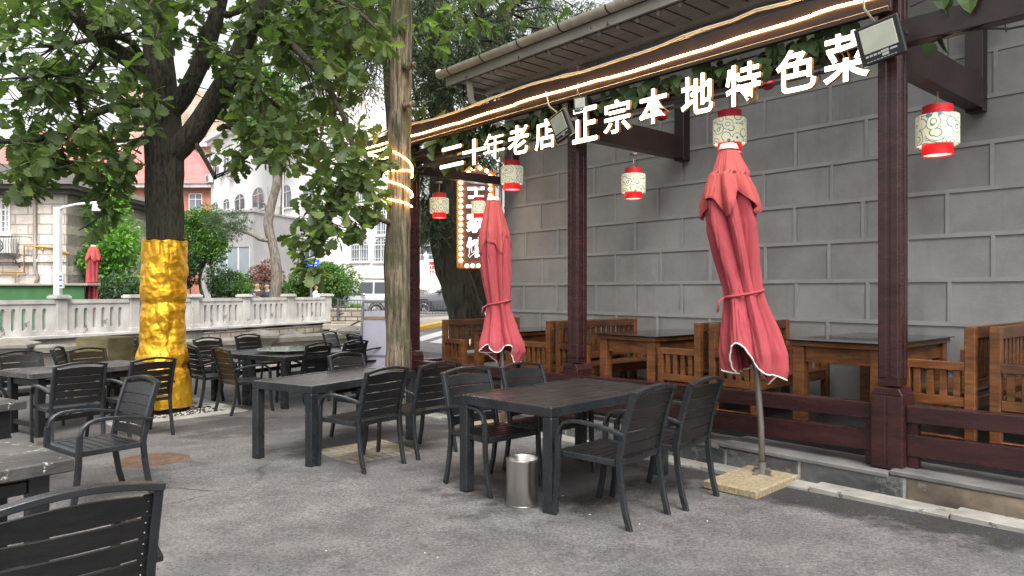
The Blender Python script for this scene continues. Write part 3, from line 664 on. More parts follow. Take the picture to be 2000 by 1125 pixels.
# ================================================================ outdoor furniture
def make_chair():
    t = thing('armchair', '-', 'chair', (0, 0, 0), 0, 'black slatted armchairs around the outdoor tables')
    mb = MB()
    for i in range(7): y = -.205 + i * .0665; mb.box((0, y + .028, .432), (.475, .056, .018))
    mb.build('seat', M['black_slat'], t, False, .003)
    def bk(z): return -.222 - .11 * ((z - .45) / .42) ** 1.35
    mb = MB()
    for i in range(5):
        z0 = .475 + i * .0755; z1 = z0 + .0655; top = i == 4; k = 8; vs = []
        for j in range(k + 1):
            x = -.222 + .444 * j / k; zz = z1 + (.022 * math.cos(x / .222 * 1.57) if top else 0); cv = -.02 * math.cos(x / .222 * 1.57)
            for z, d in ((z0, -.008), (zz, -.008), (zz, .008), (z0, .008)): vs.append((x, bk(z) + d + cv, z))
        fs = [(j * 4 + q, j * 4 + (q + 1) % 4, j * 4 + 4 + (q + 1) % 4, j * 4 + 4 + q) for j in range(k) for q in range(4)] + [(0, 1, 2, 3), (4 * k + 3, 4 * k + 2, 4 * k + 1, 4 * k)]
        mb.add(vs, fs)
    br = mb.build('backrest', M['black_slat'], t)
    mb = MB()
    for s in (-1, 1):
        for i in range(5):
            for dz in (.015, .05):
                z = .475 + i * .0755 + dz; mb.ball((s * .208, bk(z) - .013, z), .0048, 5)
    for s in (-1, 1): mb.bar([(s * .24, -.222, .44), (s * .24, bk(.6), .6), (s * .239, bk(.74), .74), (s * .236, bk(.875), .875)], .03, .042, (1, 0, 0))
    mb.bar([(-.25 + .5 * i / 12, bk(.875) - .02 * math.sin(math.pi * i / 12), .872 + .034 * math.sin(math.pi * i / 12)) for i in range(13)], .046, .024, (0, 1, 0))
    for s in (-1, 1): mb.bar([(s * .21, bk(.47) + .006, .47), (s * .21, bk(.66) - .004, .66), (s * .208, bk(.85) , .85)], .026, .006, (1, 0, 0))
    mb.build('back_frame', M['black_metal'], t, 2)
    mb = MB()
    for y in (-.215, .245): mb.bar([(-.25, y, .425), (.25, y, .425)], .03, .04, (0, 1, 0))
    for s in (-1, 1): mb.bar([(s * .25, -.2, .425), (s * .25, .24, .425)], .03, .04, (1, 0, 0))
    mb.build('seat_frame', M['black_metal'], t)
    for s in (-1, 1):
        mb = MB(); mb.bar([(s * .236, -.30, 0), (s * .24, -.262, .14), (s * .24, -.235, .3), (s * .24, -.222, .445)], .028, .04, (1, 0, 0)); mb.build('leg', M['black_metal'], t, 2)
        mb = MB(); mb.bar([(s * .262, .29, 0), (s * .272, .262, .16), (s * .277, .247, .34), (s * .278, .243, .5), (s * .278, .238, .56)], .028, .04, (1, 0, 0)); mb.build('leg', M['black_metal'], t, 2)
        mb = MB(); mb.bar([(s * .278, .238, .555), (s * .278, .222, .605), (s * .278, .19, .638), (s * .278, .14, .655), (s * .277, .06, .66), (s * .272, -.08, .65), (s * .262, -.2, .628), (s * .255, -.272, .61)], .04, .022, (1, 0, 0)); mb.build('armrest', M['black_metal'], t, 2)
        mb = MB()
        for y in (-.3, .29): mb.ext(s * .235 - .016 if y < 0 else s * .262 - .016, s * .235 + .016 if y < 0 else s * .262 + .016, y - .022, y + .022, 0, .008)
    return t
CH = [  # x, y, facing, label
    (.68, 4.89, (-.74, .67), 'black slatted armchair at the steel-bin table, nearest the camera, its back to the camera'),
    (1.136, 5.315, (-.75, .66), 'black slatted armchair beside the buff stone parasol slab, its back to the camera'),
    (-.16, 5.72, (.67, -.74), 'black slatted armchair across the steel-bin table, tucked in at its far left, facing the camera'),
    (.31, 6.13, (.67, -.74), 'black slatted armchair on the far side of the steel-bin table, under the farther red parasol'),
    (-1.367, 6.52, (-.8, .6), 'black slatted armchair standing over the sandy paver, back to the camera, at the middle table'),
    (-.93, 7.05, (-.73, .68), 'black slatted armchair between the bare trunk and the steel-bin table, back to the camera'),
    (-1.62, 7.92, (.8, -.6), 'black slatted armchair on the far side of the middle table, facing the camera'),
    (-3.72, 9.92, (.68, .73), 'black slatted armchair at the near end of the round-glass table, seen from the side'),
    (-4.4, 10.5, (.68, .73), 'black slatted armchair just right of the gold-wrapped trunk, turned towards the round-glass table'),
    (-4.75, 11.6, (.83, -.56), 'black slatted armchair behind the round-glass table, nearer the gold-wrapped trunk'),
    (-4.42, 12.5, (.83, -.56), 'black slatted armchair behind the round-glass table in front of the stone pier'),
    (-3.15, 10.8, (-.85, .52), 'black slatted armchair on the right side of the round-glass table, back to the camera'),
    (-2.72, 11.35, (-.85, .52), 'black slatted armchair at the far right corner of the round-glass table, back to the camera'),
    (-2.58, 13.0, (.75, .66), 'black slatted armchair directly in front of the pale leaning board'),
    (-3.12, 13.4, (.97, -.25), 'black slatted armchair turned sideways left of the pale leaning board'),
    (-4.72, 7.62, (-.76, .65), 'black slatted armchair at the left thick-topped table, nearest its corner, back to the camera'),
    (-4.26, 8.17, (-.8, .6), 'black slatted armchair right against the gold-wrapped trunk, back to the camera'),
    (-6.0, 8.9, (.8, -.6), 'black slatted armchair cut by the left edge of the photo behind the left thick-topped table'),
    (-5.44, 9.45, (.83, -.5), 'black slatted armchair in front of the mossy stone block, facing the camera'),
    (-5.95, 9.95, (.95, .3), 'black slatted armchair turned sideways, overlapped by the armchair before the mossy block'),
    (-6.3, 11.75, (.7, -.7), 'black slatted armchair between the mossy stone block and the gold-wrapped trunk'),
    (-5.72, 7.5, (.5, .87), 'black slatted armchair at the left edge of the photo of which an armrest shows'),
    (-3.14, 5.42, (-.6, -.8), 'black slatted armchair beside the rusty manhole cover, facing left with both armrests in view'),
    (-1.57, 2.42, (-.71, .7), 'black slatted armchair in the bottom left corner, closest of all to the camera'),
]
proto = make_chair()
for i, (x, y, f, lb) in enumerate(CH): place(proto, i == 0, (x, y, gz(x, y)), math.atan2(f[1], f[0]) - math.pi / 2, lb)

def corner_table(name, cx, cy, ang, W, L, label, kind, group, proto=[{}]):
    pr = proto[0]; key = (kind, W, L)
    if key not in pr:
        t = thing(name, label, 'table', (0, 0, 0), 0, group)
        if kind == 'metal':
            x, y = L / 2, W / 2; mb = MB()
            k = 9
            for i in range(k): yy = -y + .05 + (W - .1) * (i + .5) / k; mb.box((0, yy, .728), (L - .1, (W - .1) / k - .004, .018))
            mb.build('tabletop', M['table_slat'], t, False, .002)
            mb = MB()
            mb.ext(-x, x, -y, -y + .05, .67, .742); mb.ext(-x, x, y - .05, y, .67, .742); mb.ext(-x, -x + .05, -y + .05, y - .05, .67, .7415); mb.ext(x - .05, x, -y + .05, y - .05, .67, .7415)
            mb.build('top_frame', M['black_metal'], t, False, .004)
            for a in (-1, 1):
                for b in (-1, 1): mb = MB(); mb.box((a * (x - .042), b * (y - .042), .335), (.085, .085, .67)); mb.build('leg', M['black_metal'], t, False, .006)
        else:
            x, y = L / 2, W / 2; mb = MB(); k = 5
            for i in range(k): yy = -y + W * (i + .5) / k; mb.box((0, yy, .712), (L, W / k - .003, .062))
            mb.build('tabletop', M['worn_board'], t, False, .006)
            for a in (-1, 1):
                for b in (-1, 1): mb = MB(); mb.box((a * (x - .13), b * (y - .1), .34), (.085, .085, .68)); mb.build('leg', M['black_slat'], t, False, .006)
                mb = MB(); mb.box((a * (x - .13), 0, .62), (.045, W - .285, .07)); mb.build('apron', M['black_slat'], t, False, .004)
                mb = MB(); mb.box((a * (x - .13), 0, .14), (.045, W - .285, .06)); mb.build('stretcher', M['black_slat'], t, False, .004)
            for b in (-1, 1): mb = MB(); mb.box((0, b * (y - .1), .625), (L - .345, .04, .06)); mb.build('apron', M['black_slat'], t, False, .004)
            mb = MB(); mb.box((0, 0, .14), (L - .305, .05, .055)); mb.build('stretcher', M['black_slat'], t, False, .004)
        pr[key] = t; o = t
    else: o = copy_tree(pr[key]); o.name = name
    o['label'] = label; o.location = (cx, cy, gz(cx, cy)); o.rotation_euler = (0, 0, R(ang)); return o
G1, G2 = 'black metal outdoor tables', 'thick-topped dark wooden outdoor tables'
corner_table('metal_table', .45, 5.755, 46.1, .94, 1.5, 'black metal table with the steel waste bin against its near leg', 'metal', G1)
c = Vector((-1.8, 6.43, 0)) + Vector((-.86, .51, 0)) * .4 + Vector((.51, .86, 0)) * .75
corner_table('metal_table', c.x, c.y, 59, .8, 1.5, 'black metal table left of the bare trunk, above the sandy paver', 'metal', G1)
c = Vector((-3.2, 10.06, 0)) + Vector((-.86, .51, 0)) * .4 + Vector((.51, .86, 0)) * .75
T3 = corner_table('metal_table', c.x, c.y, 59, .8, 1.5, 'black metal table of the far pair, on its right, nearer the bare trunk', 'metal', G1)
c2 = c + Vector((-.86, .51, 0)) * .81
corner_table('metal_table', c2.x, c2.y, 59, .8, 1.5, 'black metal table nearer the gold trunk, pushed against another below the glass turntable', 'metal', G1)
corner_table('wooden_table', -5.37 - .866 * .4 + .5 * .75, 8.0 + .5 * .4 + .866 * .75, 60, .8, 1.5, 'dark thick-topped wooden table in front of the mossy stone block', 'board', G2)
corner_table('wooden_table', -2.88, 3.1, 51, .8, 1.5, 'dark thick-topped wooden table with badly worn edges beside the closest chair', 'board', G2)
corner_table('wooden_table', -4.52, 5.15, 60, .8, 1.5, 'dark thick-topped wooden table cut by the left edge, only one corner showing', 'board', G2)
# glass turntable on the far tables
c3 = at(594, 688, 10.7); g = thing('glass_turntable', 'round pale green glass turntable lying on the far black tables', 'turntable', (c.x - .3, c.y + .12, gz(c.x, c.y) + .745))
mb = MB(); mb.lathe([(.001, .035), (.45, .035), (.455, .041), (.45, .047), (.001, .047)], 40); mb.build('disc', mat('pale_green_glass', (.42, .55, .53), rough=.06, spec=.7), g, 2)
mb = MB(); mb.lathe([(.13, 0), (.13, .034), (.02, .034)], 20, cap=True); mb.build('swivel', M['steel'], g)

# steel waste bin
p = gp(1020, 985); b = thing('waste_bin', 'open brushed steel cylindrical waste bin standing by a table leg', 'bin', p)
mb = MB(); mb.lathe([(.115, .0), (.117, .004), (.117, .325), (.119, .33), (.115, .333), (.112, .328), (.112, .012), (.001, .012)], 40); mb.build('shell', M['steel'], b, 2)
mb = MB(); mb.lathe([(.116, .318), (.1205, .322), (.1205, .332), (.116, .336), (.1135, .331)], 40); mb.build('rim', M['steel'], b, 2)
mb = MB(); mb.lathe([(.116, 0), (.1195, .002), (.1195, .012), (.1165, .014)], 40); mb.build('base_ring', M['steel'], b, 2)
# rusty manhole cover, sandy paver cover, tree pit
p = gp(295, 900); mh = thing('manhole_cover', 'round rusty iron manhole cover set in the asphalt', 'manhole cover', p)
mb = MB(); mb.lathe([(.335, -.02), (.335, .006), (.3, .006), (.296, .002), (.001, .002)], 48); mb.build('ring', M['iron'], mh, 2)
mb = MB()
for i in range(-8, 9):
    y = i * .033; w_ = math.sqrt(max(0, .285 ** 2 - y * y))
    if abs(i) < 3:
        for s in (-1, 1): mb.ext(s * (.11 + (w_ - .11) / 2) - (w_ - .11) / 2, s * (.11 + (w_ - .11) / 2) + (w_ - .11) / 2, y - .009, y + .009, .002, .009)
    else: mb.ext(-w_, w_, y - .009, y + .009, .002, .009)
mb.ext(-.09, .09, -.012, .012, .002, .01); mb.ext(-.05, .05, -.05, -.03, .002, .01); mb.ext(-.05, .05, .03, .05, .002, .01)
mb.build('tread', M['iron'], mh); mh.rotation_euler = (0, 0, .5)
p = gp(719, 882); tc = thing('paver_cover', 'square sandy patterned inspection cover under the middle chair', 'inspection cover', (p.x, p.y, p.z), R(41))
mb = MB(); mb.ext(-.4, .4, -.4, .4, -.03, .004); mb.build('slab', M['tile_cover'], tc)
mb = MB()
for i in range(9):
    for j in range(9): mb.box((-.345 + i * .086 + (.02 if j % 2 else -.02) * 0, -.345 + j * .086, .006), (.066, .066, .008), Matrix.Rotation(.785, 3, 'Z') if 0 else None)
mb.build('tread', M['tile_cover'], tc, False, .003)
tp = gp(318, 806); TB = Vector((-4.88, 9.94, gz(-4.88, 9.94)))
q = thing('tree_pit', 'square grey stone frame around pale pebbles at the foot of the gold-wrapped tree', 'tree pit', TB, R(46))
mb = MB()
for a in (-1, 1): mb.ext(-.85, .85, a * .75 - .1, a * .75 + .1, -.05, .02); mb.ext(a * .75 - .1, a * .75 + .1, -.649, .649, -.05, .021)
mb.build('frame', M['concrete'], q, False, .005)
mb = MB(); mb.ext(-.65, .65, -.65, .65, -.05, .006); mb.build('soil', M['soil'], q)
random.seed(5); mb = MB()
for i in range(900):
    x, y = random.uniform(-.64, .64), random.uniform(-.64, .64)
    if math.hypot(x, y) > .36: mb.ball((x, y, .012), random.uniform(.008, .02), 5, (1, random.uniform(.6, 1), .6))
tag(mb.build('pebbles', M['pebble'], q, fix=False), kind='stuff')

# ---------------------------------------------------------------- closed red parasols
def parasol(base, label, prof, flap, lean, seed, squash=1.0, twist=0, tie=1.45):
    t = thing('parasol', label, 'parasol', base, 0, 'closed red parasols')
    def axis(z): return Vector((lean(z), 0, z))
    rnd = random.Random(seed); K = 7; ph = [rnd.uniform(-.25, .25) for _ in range(K)]; dp = [rnd.uniform(.6, 1.15) for _ in range(K)]
    def R0(P, z):
        for (z0, r0), (z1, r1) in zip(P[:-1], P[1:]):
            if z1 <= z <= z0: f = (z0 - z) / (z0 - z1); return r0 + (r1 - r0) * f
        return P[-1][1] if z < P[-1][0] else P[0][1]
    def fold(th, z, depth):
        s = 0; a = th + twist * z + .25 * math.sin(z * 2.1 + seed); x = a / (2 * math.pi) * K; i = int(math.floor(x)) % K; fr = x - math.floor(x)
        m_ = .5 + ph[i]; tri = (fr / m_ if fr < m_ else (1 - fr) / (1 - m_)); s = 1 - depth * dp[i] * tri ** 1.6
        q = Vector((math.cos(th) * 2.1, math.sin(th) * 2.1, z * .9 + seed * 3))
        s += .07 * noise.noise(q) - .05 * max(0, 1 - abs(noise.noise(q * 2.3)) * 6) - .025 * max(0, 1 - abs(noise.noise(Vector((q.x * 5, q.y * 5, z * 2.2 + th)))) * 5)
        return s
    def skirt(P, hemf, depth, nz, mname, name, nth=200):
        mb = MB(); vs = []; fs = []; rim = []; z0, z1 = P[0][0], P[-1][0]
        for i in range(nz + 1):
            for j in range(nth):
                th = 2 * math.pi * j / nth; zl = hemf(th); z = z0 + (zl - z0) * i / nz
                r = R0(P, z) * fold(th, z, depth(z)); a = axis(z)
                p = (a.x + r * math.cos(th), a.y + r * math.sin(th) * squash, z); vs.append(p)
                if i == nz: rim.append(Vector(p))
        for i in range(nz):
            for j in range(nth): fs.append((i * nth + j, i * nth + (j + 1) % nth, (i + 1) * nth + (j + 1) % nth, (i + 1) * nth + j))
        mb.add(vs, fs); o = mb.build(name, M[mname], t, True)
        md = o.modifiers.new('cloth', 'SOLIDIFY'); md.thickness = .004
        return o, rim
    hb = prof[-1][0]
    can, rim = skirt(prof, lambda th: hb + .1 * (1 + math.sin(th * 3 + seed)) * .5 + .16 * max(0, math.sin(th * 1 + seed * 2)) ** 2 + .05 * math.sin(th * 5 + 1), lambda z: .52 + .1 * max(0, min(1, (z - 1.3) / 1.0)) - .18 * max(0, 1 - abs(z - tie) / .12), 110, 'red_cloth', 'canopy')
    mb = MB(); mb.tube(rim + [rim[0]], .007, 5, cap=False); mb.build('piping', M['white_trim'], can, True)
    fl, rim2 = skirt(flap, lambda th: flap[-1][0] - .075 * math.cos(th * 4 + seed) - .04 * math.cos(th * 7 + 1), lambda z: .06 + .36 * clamp((flap[0][0] - z) / .4, 0, 1), 26, 'red_faded', 'vent_flap')
    mb = MB(); mb.tube(rim2 + [rim2[0]], .004, 5, cap=False); mb.build('hem', M['red_cloth'], fl, True)
    tz = tie
    mb = MB(); mb.tube([axis(tz) + Vector((math.cos(2 * math.pi * i / 40) * R0(prof, tz) * 1.0, math.sin(2 * math.pi * i / 40) * R0(prof, tz) * squash, .03 * math.cos(2 * math.pi * i / 40))) for i in range(41)], .011, 6, cap=False)
    a = axis(tz); mb.tube([a + Vector((-R0(prof, tz), -.02, -.03)), a + Vector((-R0(prof, tz) - .05, -.03, -.06)), a + Vector((-R0(prof, tz) - .06, -.03, -.15))], .01, 5); mb.build('tie_strap', M['red_cloth'], can, True)
    mb = MB(); zs = [0, .4, .8, 1.4, 2.0, prof[0][0] + .02]; mb.tube([axis(z) for z in zs], .024, 14); mb.build('pole', M['pole'], t, True)
    mb = MB(); z = flap[0][0]; mb.lathe([(.0, .05), (.06, .045), (.075, .02), (.075, 0)], 20, axis(z) + Vector((0, 0, -.005))); mb.build('top_cap', M['white_trim'], t, True)
    return t
p = Vector((1.995, 5.7, gz(1.995, 5.7)))
LEAN = lambda z: -.26 * clamp(z / 2.6, 0, 1) + .04 * math.sin(z * 2.2) * (1 if z < 2.4 else .4)
PR = [(2.4, .05), (2.32, .12), (2.18, .205), (2.0, .212), (1.8, .195), (1.6, .17), (1.45, .155), (1.35, .175), (1.15, .235), (.98, .272), (.85, .27), (.76, .24)]
FL = [(2.6, .068), (2.5, .115), (2.4, .16), (2.28, .212), (2.16, .25)]
U1 = parasol(p + Vector((0, 0, .05)), 'closed red parasol with white piping leaning left above a buff stone slab', PR, FL, LEAN, 2, .9)
sq = U1
mb = MB(); mb.ext(-.22, .22, -.36, .36, -.05, .012); o = mb.build('base_slab', M['granite'], U1, False, .008); o.rotation_euler = (0, 0, R(-46)); o.location = (-.11, -.1, 0)
mb = MB(); mb.lathe([(.03, .11), (.032, .02), (.032, .012)], 16)
for a in range(4): mb.box((.055 * math.cos(a * 1.57 + .5), .055 * math.sin(a * 1.57 + .5), .032), (.06, .008, .04), Matrix.Rotation(a * 1.57 + .5, 3, 'Z')); mb.ball((.09 * math.cos(a * 1.57 + .5), .09 * math.sin(a * 1.57 + .5), .022), .014, 6)
mb.build('pole_foot', M['pole'], U1)
PR2 = [(2.4, .05), (2.28, .11), (2.2, .185), (2.0, .19), (1.8, .185), (1.6, .165), (1.42, .14), (1.3, .16), (1.1, .22), (.95, .268), (.86, .27), (.74, .21)]
FL2 = [(2.6, .08), (2.5, .105), (2.35, .145), (2.22, .18), (2.08, .195)]
p2 = Vector((-.1, 8.25, gz(-.1, 8.25)))
U2 = parasol(p2 + Vector((0, 0, .04)), 'closed red parasol standing in front of the grey wall corner, farther of the two', PR2, FL2, lambda z: -.1 * clamp(z / 2.6, 0, 1) + .02 * math.sin(z * 2), 5, .9, twist=.1, tie=1.42)
mb = MB(); mb.ext(-.33, .33, -.33, .33, -.04, .02); o = mb.build('base_slab', M['granite'], U2, False, .008); o.rotation_euler = (0, 0, R(-46))
PR3 = [(2.2, .07), (2.0, .2), (1.8, .21), (1.5, .17), (1.0, .15), (.8, .17), (.3, .2)]
p3 = at(176, 590, 22); p3.z = .33
parasol(p3, 'small far closed red parasol standing by the green hoarding', [(2.5, .08), (2.3, .15), (2.0, .17), (1.7, .17), (1.2, .17), (.9, .18), (.5, .2), (.4, .18)], [(2.55, .09), (2.45, .15), (2.3, .2), (2.15, .24)], lambda z: .04 * z, 9, 1)

# ---------------------------------------------------------------- terrace benches and tables (local x = length into the building, local y = the side one sits on)
def make_bench():
    t = thing('slatted_bench', '-', 'bench', (0, 0, 0), 0, 'wooden slat-backed benches on the terrace'); L = 1.45; P = .07
    for x in (0, L - P):
        mb = MB(); mb.ext(x, x + P, -.035, .035, 0, .93); mb.build('back_post', M['wood'], t, False, .004)
        mb = MB(); mb.ext(x, x + P, .41, .48, 0, .66); mb.build('leg', M['wood'], t, False, .004)
    mb = MB(); mb.ext(P, L - P, -.028, .028, .84, .928); mb.ext(P, L - P, -.024, .024, .47, .53)
    for i in range(13): x = P + .03 + (L - 2 * P - .06) * (i + .5) / 13; mb.ext(x - .027, x + .027, -.012, .012, .53, .84)
    mb.build('backrest', M['wood_shaded'], t, False, .003)
    for x in (0, L - P):
        mb = MB(); mb.ext(x, x + P, .036, .409, .6, .66); mb.ext(x + .01, x + P - .01, .036, .409, .33, .4)
        for i in range(4): y = .045 + .365 * (i + .5) / 4; mb.ext(x + .015, x + P - .015, y - .024, y + .024, .4, .6)
        mb.build('armrest', M['wood'], t, False, .003)
        mb = MB(); mb.ext(x + .012, x + P - .012, .036, .409, .05, .1); mb.build('stretcher', M['wood'], t, False, .003)
    mb = MB()
    for i in range(5): y = .045 + i * .085; mb.ext(P + .002, L - P - .002, y, y + .078, .4, .425)
    mb.build('seat', M['wood_shaded'], t, False, .003)
    mb = MB(); mb.ext(P, L - P, .43, .46, .32, .398); mb.ext(P, L - P, -.03, -.01, .32, .398); mb.build('apron', M['wood'], t)
    return t
BENCH = [(8.4, -1, 'wooden slat-backed bench at the far end of the terrace, behind the farther red parasol'),
      (6.24, 1, 'wooden slat-backed bench facing the far table, left of the middle maroon post'),
      (6.07, -1, 'wooden slat-backed bench right behind the middle maroon post, facing the middle wooden table'),
      (4.12, 1, 'wooden slat-backed bench left of the nearer red parasol, its armrest towards the middle wooden table'),
      (3.95, -1, 'wooden slat-backed bench behind the nearer red parasol, facing the near wooden table'),
      (1.76, 1, 'wooden slat-backed bench right of the near maroon post, its slatted armrest in full view'),
      (1.6, -1, 'wooden slat-backed bench cut by the right edge of the photo')]
pb = make_bench()
for i, (u, s, lb) in enumerate(BENCH):
    o = place(pb, i == 0, un(u, 6.0, .3 + slope(u)), math.atan2(N.y, N.x), lb)
    if s < 0:
        o.location = un(u, 7.45, .3 + slope(u)); o.rotation_euler = (0, 0, math.atan2(N.y, N.x) + math.pi)
def make_wtable():
    t = thing('dining_table', '-', 'table', (0, 0, 0), 0, 'glass-topped wooden tables on the terrace'); L, W = 1.48, .76
    mb = MB(); mb.ext(-.02, L, -W / 2 - .02, W / 2 + .02, .735, .78); mb.build('tabletop', M['wood'], t, False, .004)
    mb = MB(); mb.ext(-.05, L + .02, -W / 2 - .05, W / 2 + .05, .782, .792); mb.build('glass_top', M['glass_top'], t, False, .002)
    mb = MB()
    for y in (-W / 2 + .03, W / 2 - .06): mb.ext(.1, L - .12, y, y + .03, .6, .734)
    for x in (.03, L - .06): mb.ext(x, x + .03, -W / 2 + .105, W / 2 - .105, .6, .734)
    mb.build('apron', M['wood'], t)
    for x in (.0, L - .12):
        for y in (-W / 2, W / 2 - .1): mb = MB(); mb.ext(x, x + .1, y, y + .1, 0, .733); mb.build('leg', M['wood'], t, False, .005)
    return t
pt = make_wtable()
for i, (u, lb) in enumerate([(2.75, 'wooden table with black glass top beside the nearest maroon post'), (5.02, 'wooden table with black glass top right of the middle maroon post'), (7.3, 'wooden table with black glass top behind the farther red parasol')]):
    place(pt, i == 0, un(u, 6.0, .3 + slope(u)), math.atan2(N.y, N.x), lb)
# white cigarette-sized litter is left out: nothing else stands on the ground here

rn0 = random.Random(8); mb = MB()                                # crumbs of paper and grit on the tar
for _ in range(12):
    p = gp(rn0.uniform(560, 1750), rn0.uniform(850, 1090))
    if U.dot(p) and N.dot(p) < 5.15: mb.box((p.x, p.y, p.z + .004), (rn0.uniform(.005, .018), rn0.uniform(.004, .008), .004), Matrix.Rotation(rn0.uniform(0, 3), 3, 'Z'))
tag(mb.build('litter', M['pebble']), 'tiny scraps of white paper and grit scattered on the asphalt', 'litter', kind='stuff')
# ================================================================ walls, balustrade, things behind
# low parapet wall with capped piers
pa = thing('parapet_wall', 'low weathered stone parapet wall with capped piers behind the far tables', 'wall', (0, 0, 0))
PW = [at(-260, 688, 12.2), at(20, 688, 13.4), at(509, 664, 16.2), at(690, 655, 18.2)]
PW = [Vector((p.x, p.y, 0)) for p in PW]
mb, cp = MB(), MB()
for a, b in zip(PW[:-1], PW[1:]):
    d = (b - a).normalized(); sd = Vector((-d.y, d.x, 0)); za, zb = slope(U.dot(a)), slope(U.dot(b))
    mb.sweep([a + Vector((0, 0, -.1)), b + Vector((0, 0, -.1))], [(-.13, -.4), (.13, -.4), (.13, .42), (-.13, .42)], sd)
    cp.sweep([a + Vector((0, 0, .4)), b + Vector((0, 0, .4))], [(-.2, -.07), (.2, -.07), (.2, .03), (.08, .075), (-.08, .075), (-.2, .03)], sd)
mb.build('wall', M['parapet'], pa); cp.build('coping', M['parapet'], pa)
for i, p in enumerate(PW[1:]):
    mb = MB(); Z = .36
    mb.box((p.x, p.y, Z - .5), (.46, .46, .95)); mb.box((p.x, p.y, Z + .0), (.58, .58, .06)); mb.box((p.x, p.y, Z + .06), (.68, .68, .07)); mb.box((p.x, p.y, Z + .125), (.8, .8, .07))
    mb.add([(p.x + a * .38, p.y + b * .38, Z + .16) for a, b in ((-1, -1), (1, -1), (1, 1), (-1, 1))] + [(p.x + a * .12, p.y + b * .12, Z + .26) for a, b in ((-1, -1), (1, -1), (1, 1), (-1, 1))], [(0, 1, 5, 4), (1, 2, 6, 5), (2, 3, 7, 6), (3, 0, 4, 7), (4, 5, 6, 7)])
    mb.xf(Matrix.Translation(p) @ Matrix.Rotation(.3, 4, 'Z') @ Matrix.Translation(-p)); mb.build('pier', M['parapet'], pa, False, .008)
p = gp(197, 800); p = Vector((-6.0, 10.55, gz(-6, 10.55)))
mb = MB(); mb.box((0, 0, .5), (.58, .5, 1.0)); o = mb.build('stone_block', M['block_stone'], None, False, .015); o.location = p; o.rotation_euler = (0, 0, -.28); tag(o, 'tall mossy olive stone block left of the gold-wrapped tree', 'stone block')

# retaining wall and balustrade
rt = thing('retaining_wall', 'stained retaining wall of rubble and concrete carrying the pale balustrade', 'wall', BA, math.atan2(BD.y, BD.x))
mb = MB(); mb.ext(-9, 4.2, -.2, .25, -.6, .33); mb.build('concrete_face', M['concrete_dark'], rt)
mb = MB(); mb.ext(4.2, 10.6, -.22, .25, -.6, .26); mb.build('rubble_face', M['rubble'], rt)
mb = MB(); mb.ext(-9, 10.4, -.27, .27, .33, .41); mb.build('ledge', M['concrete'], rt, False, .01)
ba = thing('balustrade', 'pale concrete balustrade of slotted panels and square posts above the retaining wall', 'balustrade', BA + Vector((0, 0, .41)), math.atan2(BD.y, BD.x))
def slotted(L, k):
    mb = MB(); H0, H1 = .0, .78; t = .06; sw = .1; z0, z1 = .17, .62; pitch = (L - .3) / k
    xs = [.15 + pitch * (i + .5) for i in range(k)]; edges = [0]
    mb.ext(0, L, -t, t, 0, z0 - .05); mb.ext(0, L, -t, t, z1 + .05, H1)
    cur = 0
    for x in xs + [None]:
        e = (x - sw / 2) if x is not None else L
        mb.ext(cur, e, -t, t, z0 - .05, z1 + .05)
        if x is None: break
        for zc, zz, sg in ((z1, z1 + .05, 1), (z0, z0 - .05, -1)):              # rounded slot ends
            arc = [(x - sw / 2 * math.cos(math.pi * q / 8), zc + sg * .05 * math.sin(math.pi * q / 8)) for q in range(9)]
            vs = [(a, y, b) for y in (-t, t) for a, b in arc] + [(a, y, zz) for y in (-t, t) for a, b in arc]
            fs = [(i, i + 1, 18 + i + 1, 18 + i) for i in range(8)] + [(9 + i, 27 + i, 27 + i + 1, 10 + i) for i in range(8)] + [(i, 9 + i, 10 + i, i + 1) for i in range(8)]
            mb.add(vs, fs)
        cur = x + sw / 2
    mb.ext(-.0, L, -.085, .085, H1, H1 + .1); mb.ext(0, L, -.085, .085, -.0, .05)
    return mb
step = (BB - BA).length / 5
panel_me = None
for k in range(-4, 6):
    x = k * step
    mb = MB(); mb.ext(x - .13, x + .13, -.13, .13, 0, .9); mb.ext(x - .16, x + .16, -.16, .16, 0, .1); po = mb.build('post', M['concrete'], ba, False, .008)
    mb = MB(); mb.ext(x - .2, x + .2, -.2, .2, .901, .97); mb.ext(x - .17, x + .17, -.17, .17, .97, 1.0); mb.build('post_cap', M['concrete'], po, False, .01)
    if k < 5:
        if panel_me is None: o = slotted(step - .262, 6).build('slotted_panel', M['concrete'], ba); panel_me = o
        else: o = panel_me.copy(); COL.objects.link(o)
        o.location = (x + .131, 0, 0)

# pale leaning board
p = at(755, 738, 12.9); wb = thing('leaning_board', 'blank lavender white A-frame board behind the bare trunk', 'board', (-2.18, 12.7, gz(-2.18, 12.7)), R(-6))
mb = MB(); tl = Matrix.Rotation(R(-9), 4, 'X')
mb.ext(-.52, .42, -.012, .012, .05, 1.33); mb.xf(tl); mb.build('panel', M['board'], wb)
mb = MB()
for x in (-.55, .43): mb.bar([(x, -.01, 0), (x, -.01, 1.5)], .04, .04, (1, 0, 0))
mb.bar([(-.55, -.01, 1.5), (.43, -.01, 1.5)], .04, .05, (0, 1, 0)); mb.bar([(-.53, -.012, .52), (.41, -.012, .52)], .03, .04, (0, 1, 0)); mb.xf(tl); mb.build('frame', M['board_frame'], wb)
mb = MB(); mb.ext(-.52, .42, -.026, -.0125, 1.18, 1.23); mb.xf(tl); mb.build('crossbar', M['wood_strip'], wb)
mb = MB()
for x in (-.5, .38): mb.bar([(x, .2, 1.35), (x, .75, .0)], .03, .03, (1, 0, 0))
mb.build('rear_strut', M['board_frame'], wb)

